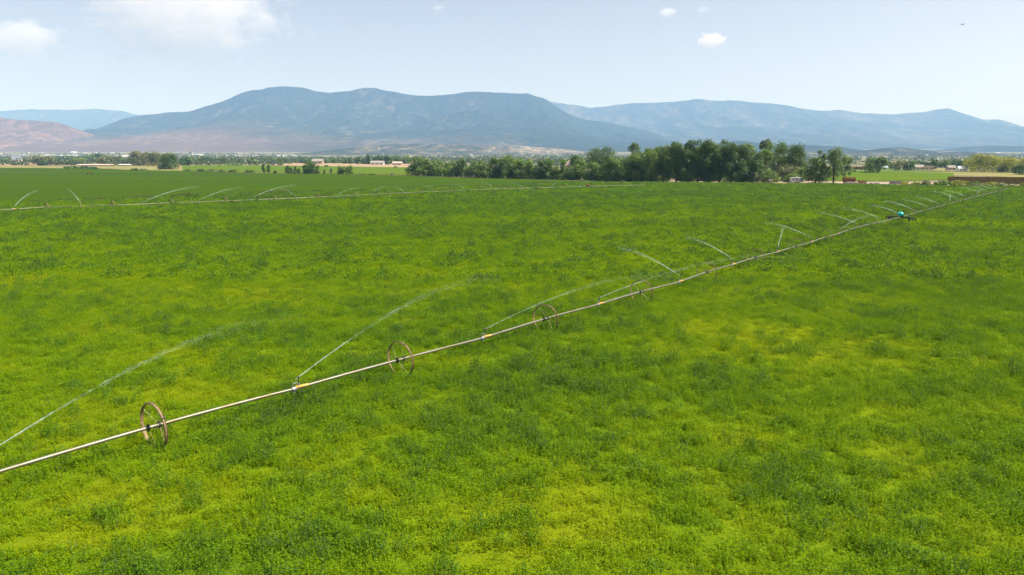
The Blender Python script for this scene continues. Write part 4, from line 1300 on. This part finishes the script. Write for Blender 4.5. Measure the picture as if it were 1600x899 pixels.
# yellow containers and brown stacks behind the airy tree
for (u, b, t, w, m, lb) in [(1333, 265.5, 260.2, 9, 'rustyellow', "faded yellow container behind the airy forked tree"), (1348, 265.6, 260.8, 20, 'rust', "long rust-brown container right of the yellow one"), (1322, 265.4, 261.5, 9, 'white', "white box van left of the yellow container")]:
    root, W, D, Hh = box_thing(u, b, t, w, M[m], lb, "container" if 'container' in lb else "box_van", "container" if 'container' in lb else "van", 3.0)
    MB().box((0, 0, Hh * .52), (W, D, Hh * .96)).build("box_body", M[m], root)
    for i in range(1, 9): MB().box((-W / 2 + W * i / 9, -D / 2 - .04, Hh * .52), (.18, .08, Hh * .9)).build("rib", M[m], root)
    for sx in (-.38, .38): MB().box((W * sx, 0, .1), (.5, D * .9, .4)).build("skid", M['dark'], root)

# distant town: pale roofs
r_ = random.Random(4)
TG = "roofs of the distant town"
TL = "tiny pale building in the hazy distant town under the mountains"
town = []
for i in range(98):
    zone = r_.choice(['l', 'l', 'm', 'm', 'r'])
    u = {'l': r_.uniform(0, 220), 'm': r_.uniform(280, 640), 'r': r_.choice([r_.uniform(640, 920), r_.uniform(1330, 1600)])}[zone]
    town.append((u, r_.uniform(1500, 4600), r_.uniform(2.5, 7.5), r_.uniform(1.6, 3.0)))
town.sort()
for i, (u, d, w, h) in enumerate(town):
    v = HORIZON + (CAM_H - float(ground_z(d))) / d * FOC
    house(u, v, v - h, w, r_.choice([M['offwhite'], M['tanwall'], M['white']]), r_.choice([M['roofpale'], M['roofpink'], M['roof'], M['roofpale']]), ORD[i + 1] + " tiny pale building from the left in the hazy distant town", name="town_building", cat="building", group=TG, dist=d, roof_frac=.35, kind=r_.choice(['gable', 'flat', 'gable']))
for (u, d, w, h, lb) in [(309, 3600, 15, 2.2, "bright white long warehouse right of the dense dark tree, above the belt"), (372, 3000, 10, 2.2, "bright white warehouse roof above the far belt at the left of centre"), (110, 3000, 26, 3.0, "long white warehouse roof in the town above the rounded olive bush"), (76, 3200, 16, 2.6, "white warehouse roof left of the long white warehouse"),
                         (192, 2900, 14, 2.6, "white warehouse roof above the greyish pasture tree"), (440, 3000, 10, 2.4, "white roof in the town above the lone pasture tree"), (116, 4700, 7, 3.0, "white building on the foot of the red hills")]:
    z = float(ground_z(d)); v = HORIZON + (CAM_H - z) / d * FOC
    house(u, v, v - h, w, M['white'], M['roofpale'], lb, name="warehouse", cat="warehouse", dist=d, roof_frac=.5, kind='gable', depth=60)

# ------------------------------------------------------------------ things along the field margin
def camper():
    p = on_ground(1244, 286.2); root = empty("camper_trailer", tuple(map(float, p)), .04)
    tag(root, "white camper trailer with dark windows parked under the trees", "camper")
    L, D, H = 5.2, 2.3, 2.55
    b = MB(); zb = .55
    prof = [(-L / 2, zb), (L / 2 - .1, zb), (L / 2, zb + .5), (L / 2, H - .35), (L / 2 - .35, H), (-L / 2 + .25, H), (-L / 2, H - .3)]
    n = len(prof)
    V = [(x, -D / 2, z) for x, z in prof] + [(x, D / 2, z) for x, z in prof]
    F = [tuple(range(n)), tuple(range(n, 2 * n))[::-1]] + [((i + 1) % n, i, i + n, (i + 1) % n + n) for i in range(n)]
    b.add(V, F); b.build("body", M['white'], root)
    MB().box((0, -D / 2 - .012, 1.12), (L * .98, .02, .22)).build("stripe", M['stripe'], root)
    for x, w in ((-1.9, .8), (-.55, 1.0), (1.75, .9)):
        g = MB().box((x, -D / 2 - .015, 1.85), (w, .03, .55)).build("window", M['glass'], root)
        MB().box((x, -D / 2 - .03, 1.555), (w + .1, .05, .05)).build("frame", M['coupler'], g)
    dr = MB().box((.65, -D / 2 - .02, 1.5), (.62, .04, 1.75)).build("door", M['offwhite'], root)
    MB().box((.86, -D / 2 - .06, 1.45), (.08, .05, .10)).build("handle", M['dark'], dr)
    wm = MB().ring(.24, [(-.12, -.1), (.10, -.1), (.10, .1), (-.12, .1)], 16).mesh("wheel", M['tyre'])
    for x in (-.35, .45):
        for s in (-1, 1):
            w = link("wheel", wm, root, (x, s * (D / 2 - .12), .34)); w.rotation_euler = (0, 0, math.pi / 2)
    MB().box((-L / 2 - .55, 0, .5), (1.2, .12, .12)).build("tow_bar", M['dark'], root)
    MB().box((.2, 0, H + .12), (.8, .7, .26), taper=.8).build("roof_vent", M['offwhite'], root)
camper()

def truck():
    p = on_ground(1207, 285.6); root = empty("small_truck", tuple(map(float, p)), .25)
    tag(root, "small truck with white cab and orange-brown load under the tall trees", "truck")
    b = MB(); b.box((-1.3, 0, 1.05), (1.9, 1.9, .9)); b.box((-1.15, 0, 1.78), (1.35, 1.75, .62), taper=.82); b.build("cab", M['white'], root)
    MB().box((-1.15, -.86, 1.78), (.9, .05, .36)).build("window", M['glass'], root)
    b = MB(); b.box((1.2, 0, .9), (3.2, 2.0, .18)); b.box((1.2, -.98, 1.2), (3.2, .06, .5)); b.box((1.2, .98, 1.2), (3.2, .06, .5)); b.box((2.78, 0, 1.2), (.06, 1.9, .5)); b.build("bed", M['dark'], root)
    b = MB(); b.dome((1.2, 0, 1.0), 1.4, .9, .85, 12, 6, False); b.box((.6, 0, 1.45), (.9, 1.4, .7), .2); b.build("load", M['rustyellow'], root)
    wm = MB().ring(.28, [(-.14, -.12), (.12, -.12), (.12, .12), (-.14, .12)], 16).mesh("wheel", M['tyre'])
    for x in (-1.5, 1.7):
        for s in (-1, 1):
            w = link("wheel", wm, root, (x, s * .85, .40)); w.rotation_euler = (0, 0, math.pi / 2)
    MB().box((-2.28, -.6, 1.0), (.06, .25, .16)).build("headlight", M['offwhite'], root)
    MB().box((-2.28, .6, 1.0), (.06, .25, .16)).build("headlight", M['offwhite'], root)
truck()

def wagon():
    p = on_ground(1326, 286.8); root = empty("rusty_wagon", tuple(map(float, p)), -.08)
    tag(root, "rusty orange-brown box wagon right of the airy forked tree", "wagon")
    L, D = 5.0, 2.2
    b = MB(); b.box((0, 0, 1.75), (L, D, 1.75)); b.box((0, 0, 2.66), (L * .98, D * .9, .1)); b.build("box_body", M['rust'], root)
    for i in range(8): MB().box((-L / 2 + .3 + i * (L - .6) / 7, -D / 2 - .05, 1.75), (.10, .09, 1.75)).build("stake", M['rust'], root)
    MB().box((0, -D / 2 - .07, 2.35), (L, .06, .22)).build("side_board", M['rustyellow'], root)
    b = MB(); b.box((0, 0, .78), (L * .95, .9, .16)); b.build("chassis", M['dark'], root)
    wm = MB().ring(.34, [(-.14, -.12), (.12, -.12), (.12, .12), (-.14, .12)], 16).mesh("wheel", M['tyre'])
    for x in (-1.7, 1.7):
        for s in (-1, 1):
            w = link("wheel", wm, root, (x, s * .95, .46)); w.rotation_euler = (0, 0, math.pi / 2)
wagon()

def rubble(u, base, width, hgt, n, mat, label, seed, name="rubble_pile", cat="rubble"):
    p = on_ground(u, base); r = np.random.default_rng(seed)
    k = px_m(p[1]); W = width * k
    root = empty(name, tuple(map(float, p))); tag(root, label, cat)
    for i in range(n):
        x = r.normal(0, .27) * W; y = r.uniform(-1.2, 1.2)
        hz = hgt * max(.15, 1 - (2 * x / W) ** 2)
        s = r.uniform(.35, .95, 3) * np.array([1.1, 1, .7])
        b = MB(); b.box((0, 0, 0), s, r.uniform(0, 3), r.uniform(.6, .95), r.uniform(-.5, .5))
        b.build("block", mat if r.uniform() < .8 else M['soil'], root, (float(x), float(y), float(r.uniform(0.1, .8) * hz)))
rubble(1331, 288.3, 26, 1.3, 38, M['greyrubble'], "grey rubble heap at the foot of the rusty wagon", 5)
rubble(1366, 288.8, 26, .9, 34, M['greyrubble'], "low rubble heap with pale posts right of the brown crate", 6)
rubble(1437, 290.5, 22, 1.0, 26, M['greyrubble'], "grey brush and rubble heap left of the hay stack", 8)
def crate():
    p = on_ground(1347, 287.6); root = empty("brown_crate", tuple(map(float, p)), .06)
    tag(root, "dark brown slatted crate between the two rubble heaps", "crate")
    for z in (.25, .6, .95, 1.3):
        for s in (-1, 1): MB().box((0, s * .8, z), (3.0, .06, .26)).build("slat", M['rust'], root)
        for s in (-1, 1): MB().box((s * 1.5, 0, z), (.06, 1.54, .26)).build("slat", M['rust'], root)
    for x in (-1.42, 0, 1.42):
        for s in (-1, 1): MB().box((x, s * .72, .75), (.1, .09, 1.5)).build("post", M['wood'], root)
crate()
for i, (u, b, h, lb) in enumerate([(1362, 288.2, 1.2, "short leaning white post on the rubble right of the brown crate"), (1369.5, 288.3, 1.9, "tallest white post on the rubble right of the brown crate"), (1374, 288.5, 1.1, "last white post on the rubble toward the grey slabs")]):
    p = on_ground(u, b); root = empty("white_post", tuple(map(float, p))); tag(root, lb, "post", "white posts on the rubble")
    MB().tube([(0, 0, 0), (.12 * (i - 1), 0, h)], [.14, .11], 8).build("shaft", M['white'], root)
    MB().box((.12 * (i - 1), 0, h + .04), (.34, .3, .12)).build("cap", M['white'], root)
def slabs():
    p = on_ground(1400, 287.8); root = empty("slab_stack", tuple(map(float, p)))
    tag(root, "grey stack of concrete slabs on the field margin", "slab stack")
    r = np.random.default_rng(3)
    for i in range(6):
        MB().box((r.uniform(-.3, .3), r.uniform(-.2, .2), .12 + i * .22), (5.4 - r.uniform(0, .6), 1.6, .19), r.uniform(-.03, .03)).build("slab", M['greyrubble'], root)
slabs()
def barrel():
    p = on_ground(1469.5, 290); root = empty("black_tank", tuple(map(float, p)))
    tag(root, "small round black tank beside the left end of the hay stack", "tank")
    MB().dome((0, 0, .9), .75, .75, .85, 14, 8).build("tank_body", M['tyre'], root, smooth=True)
    MB().tube([(0, 0, 1.7), (0, 0, 1.9)], .2, 10).build("lid", M['dark'], root)
barrel()

def hay_stack():
    a = on_ground(1482, 287.2); b_ = on_ground(1680, 289.5)
    root = empty("hay_stack", tuple(map(float, a)), math.atan2(b_[1] - a[1], b_[0] - a[0]))
    tag(root, "long brown stack of square hay bales at the right edge", "hay stack")
    Lx = float(np.linalg.norm(b_ - a)); r = np.random.default_rng(9)
    bw, bh, bd = 1.25, .78, 1.2
    rows = 4
    nb = int(Lx / bw)
    bm = [MB().box((0, 0, 0), (bw * .97, bd, bh * .95), taper=.97).mesh("hay_bale", M['hay']) for _ in range(3)]
    cnt = 0; rest = MB()
    for i in range(nb):
        for j in range(rows):
            for kdp in range(3):
                top = (j == rows - 1)
                if top and r.uniform() < .22: continue
                pos = ((i + .5) * bw + r.normal(0, .03), kdp * bd + bd / 2 + r.normal(0, .06), (j + .5) * bh)
                if kdp == 0 and cnt < 260:
                    o = link("hay_bale", bm[cnt % 3], root, pos); o.rotation_euler = (0, 0, r.normal(0, .025)); cnt += 1
                else:
                    rest.box(pos, (bw * .97, bd * .98, bh * .95), r.normal(0, .02))
    o = rest.build("inner_bales", M['hay'], root); o["kind"] = "stuff"
hay_stack()

def fence():
    a = on_ground(1058, 283.2); b_ = on_ground(1186, 284.4)
    root = empty("board_fence", tuple(map(float, a)), math.atan2(b_[1] - a[1], b_[0] - a[0]))
    tag(root, "reddish brown board fence seen between the shaded trunks", "fence")
    L = float(np.linalg.norm(b_ - a)); n = 14
    for i in range(n + 1): MB().box((L * i / n, 0, .95), (.16, .16, 1.9)).build("post", M['wood'], root)
    for i in range(n):
        p_ = MB()
        for j in range(12): p_.box((L * (i + (j + .5) / 12) / n, -.10, .9 + random.uniform(-.05, .05)), (L / n / 12 * .93, .04, 1.6))
        p_.build("board_panel", M['wood'] if i % 3 else M['brownwall'], root)
fence()
def tank(u, b, w, lb):
    p = on_ground(u, b); k = px_m(p[1]); root = empty("water_tank", tuple(map(float, p))); tag(root, lb, "tank")
    r0 = w * k / 2
    MB().tube([(0, 0, 0), (0, 0, r0 * .9)], r0, 18).build("tank_wall", M['tealpale'], root, smooth=True)
    MB().dome((0, 0, r0 * .9), r0, r0, r0 * .5, 18, 5, False).build("tank_top", M['white'], root, smooth=True)
tank(878, 279.5, 8, "pale teal round tank showing between the trunks below the beige roof")
tank(833.5, 278, 5, "small pale teal tank half hidden left of the larger one")
def van(u, b, lb, L=4.6):
    p = on_ground(u, b); root = empty("white_van", tuple(map(float, p)), .1); tag(root, lb, "van")
    b_ = MB(); prof = [(-L / 2, .4), (L / 2, .4), (L / 2, 1.9), (L / 2 - .2, 2.05), (-L / 2 + 1.2, 2.05), (-L / 2 + .6, 1.3), (-L / 2, 1.15)]
    n = len(prof); V = [(x, -.95, z) for x, z in prof] + [(x, .95, z) for x, z in prof]
    b_.add(V, [tuple(range(n)), tuple(range(n, 2 * n))[::-1]] + [((i + 1) % n, i, i + n, (i + 1) % n + n) for i in range(n)]).build("body", M['white'], root)
    MB().box((-.9, -.96, 1.6), (.8, .04, .45)).build("window", M['glass'], root)
    wm = MB().ring(.22, [(-.1, -.1), (.1, -.1), (.1, .1), (-.1, .1)], 14).mesh("wheel", M['tyre'])
    for x in (-L * .32, L * .32):
        for s in (-1, 1):
            w = link("wheel", wm, root, (x, s * .85, .32)); w.rotation_euler = (0, 0, math.pi / 2)
van(1195, 284, "white van at the right end of the shaded trunks")
van(1066, 282, "white van half hidden behind the first tall trunks")

def poles():
    for u, b, t, lb in [(278.5, 263, 240, "thin pale utility pole right of the dense dark tree"), (25.5, 262, 250, "thin dark utility pole at the left above the far field edge"), (338, 269, 255, "thin utility pole above the far field shrubs"), (637, 275, 262, "thin dark post left of the leftmost grove tree")]:
        p = on_ground(u, b); k = px_m(p[1]); H = (b - t) * k
        root = empty("utility_pole", tuple(map(float, p))); tag(root, lb, "pole", "utility poles")
        MB().tube([(0, 0, -.2), (0, 0, H)], [.17, .11], 8).build("shaft", M['wood'], root)
        MB().box((0, 0, H * .94), (1.8, .1, .12)).build("crossarm", M['wood'], root)
poles()

def bird():
    p = at_dist(1504, 38.5, 120.0); root = empty("bird", tuple(map(float, p)), .3)
    tag(root, "small dark bird gliding in the sky at the upper right", "bird")
    b = MB(); b.dome((0, 0, 0), .24, .07, .07, 10, 8); b.add([(-.2, -.03, 0), (-.2, .03, 0), (-.40, .07, 0), (-.40, -.07, .01), (-.3, 0, .02)], [(0, 1, 2, 3), (0, 4, 1)])
    b.build("body", M['bird'], root, smooth=True)
    for s in (-1, 1):
        MB().add([(.10, s * .03, .03), (-.08, s * .03, .03), (-.12, s * .30, .09), (-.10, s * .52, .05), (-.02, s * .55, .05), (.08, s * .28, .10), (0, s * .28, .07)],
                 [(0, 1, 2, 5), (5, 2, 3, 4), (0, 1, 2, 6)]).build("wing", M['bird'], root)
bird()

# ------------------------------------------------------------------ clouds (volumes, outside the haze box)
def mat_cloud(name, dens, scale, sx, sy, sz, thr):
    m, t = new_mat(name)
    tc = t.n("TexCoord").outputs["Object"]
    ln = t.n("VectorMath", operation='LENGTH'); t.l(tc, ln.inputs[0])
    nz = t.noise(scale, t.scaled(tc, sx, sy, sz), 9.0, .66)
    f = t.math('SUBTRACT', t.math('ADD', nz, 0.0), t.rng(ln.outputs["Value"], .25, 1.0, thr - .12, thr + .33))
    d = t.math('MULTIPLY', t.rng(f, 0.0, .07), dens)
    v = t.n("VolumePrincipled")
    v.inputs["Color"].default_value = (1, 1, 1, 1)
    v.inputs["Anisotropy"].default_value = 0.25
    v.inputs["Density Attribute"].default_value = ""
    t.l(d, v.inputs["Density"])
    t.out(None, v.outputs[0])
    try: m.cycles.volume_step_rate = .13
    except Exception: pass
    return m

def cloud(u, v, w, h, label, dens, seed, D=20000., thr=.45, scale=2.2):
    c = at_dist(u, v, D); k = px_m(D)
    rx, rz = w * k / 2, h * k / 2; ry = max(rz, rx * .55)
    b = MB(); b.dome((0, 0, 0), 1, 1, 1, 20, 12)
    o = b.build("cloud", mat_cloud("cloud_%d" % seed, dens, scale, rx / rz * .6, .6 * ry / rz, 1.0, thr), None, tuple(map(float, c)))
    o.scale = (rx, ry, rz); o.rotation_euler = (0, 0, 0)
    # vary the texture by turning the ball inside its own outline
    tag(o, label, "cloud", "clouds")
    return o
cloud(290, 2, 480, 270, "biggest ragged white cloud at the upper left", .00060, 1, scale=4.0, thr=.42)
cloud(30, 58, 190, 90, "low thin cloud at the left frame edge", .0010, 2, thr=.42)
cloud(190, 88, 46, 24, "small puff below the biggest cloud", .0020, 3)
cloud(1110, 63, 66, 36, "dome-shaped small cloud at the upper right of centre", .0035, 4, thr=.40)
cloud(1042, 19, 46, 22, "small flat cloud left of and above the dome-shaped one", .0030, 5, thr=.42)
cloud(1098, 15, 36, 16, "faint wisp right of the small flat cloud", .0016, 6)
cloud(684, 12, 34, 16, "faint wisp at the top of the sky left of centre", .0022, 7)

# ------------------------------------------------------------------ haze
def haze():
    b = MB(); x0, y0, y1, z0, z1 = 19900, -2900, 19900, -1.5, 1290.0
    b.box((0, (y0 + y1) / 2, (z0 + z1) / 2), (2 * x0, y1 - y0, z1 - z0))
    m, t = new_mat("valley_haze")
    v = t.n("VolumePrincipled")
    v.inputs["Color"].default_value = (.28, .52, 1.0, 1)
    v.inputs["Absorption Color"].default_value = (1, 1, 1, 1)
    v.inputs["Density"].default_value = 8.2e-5
    v.inputs["Density Attribute"].default_value = ""
    v.inputs["Anisotropy"].default_value = 0.0
    t.out(None, v.outputs[0])
    try: m.cycles.homogeneous_volume = True
    except Exception: pass
    o = b.build("haze", m)
    tag(o, "pale blue summer haze filling the valley air", kind='stuff')
haze()
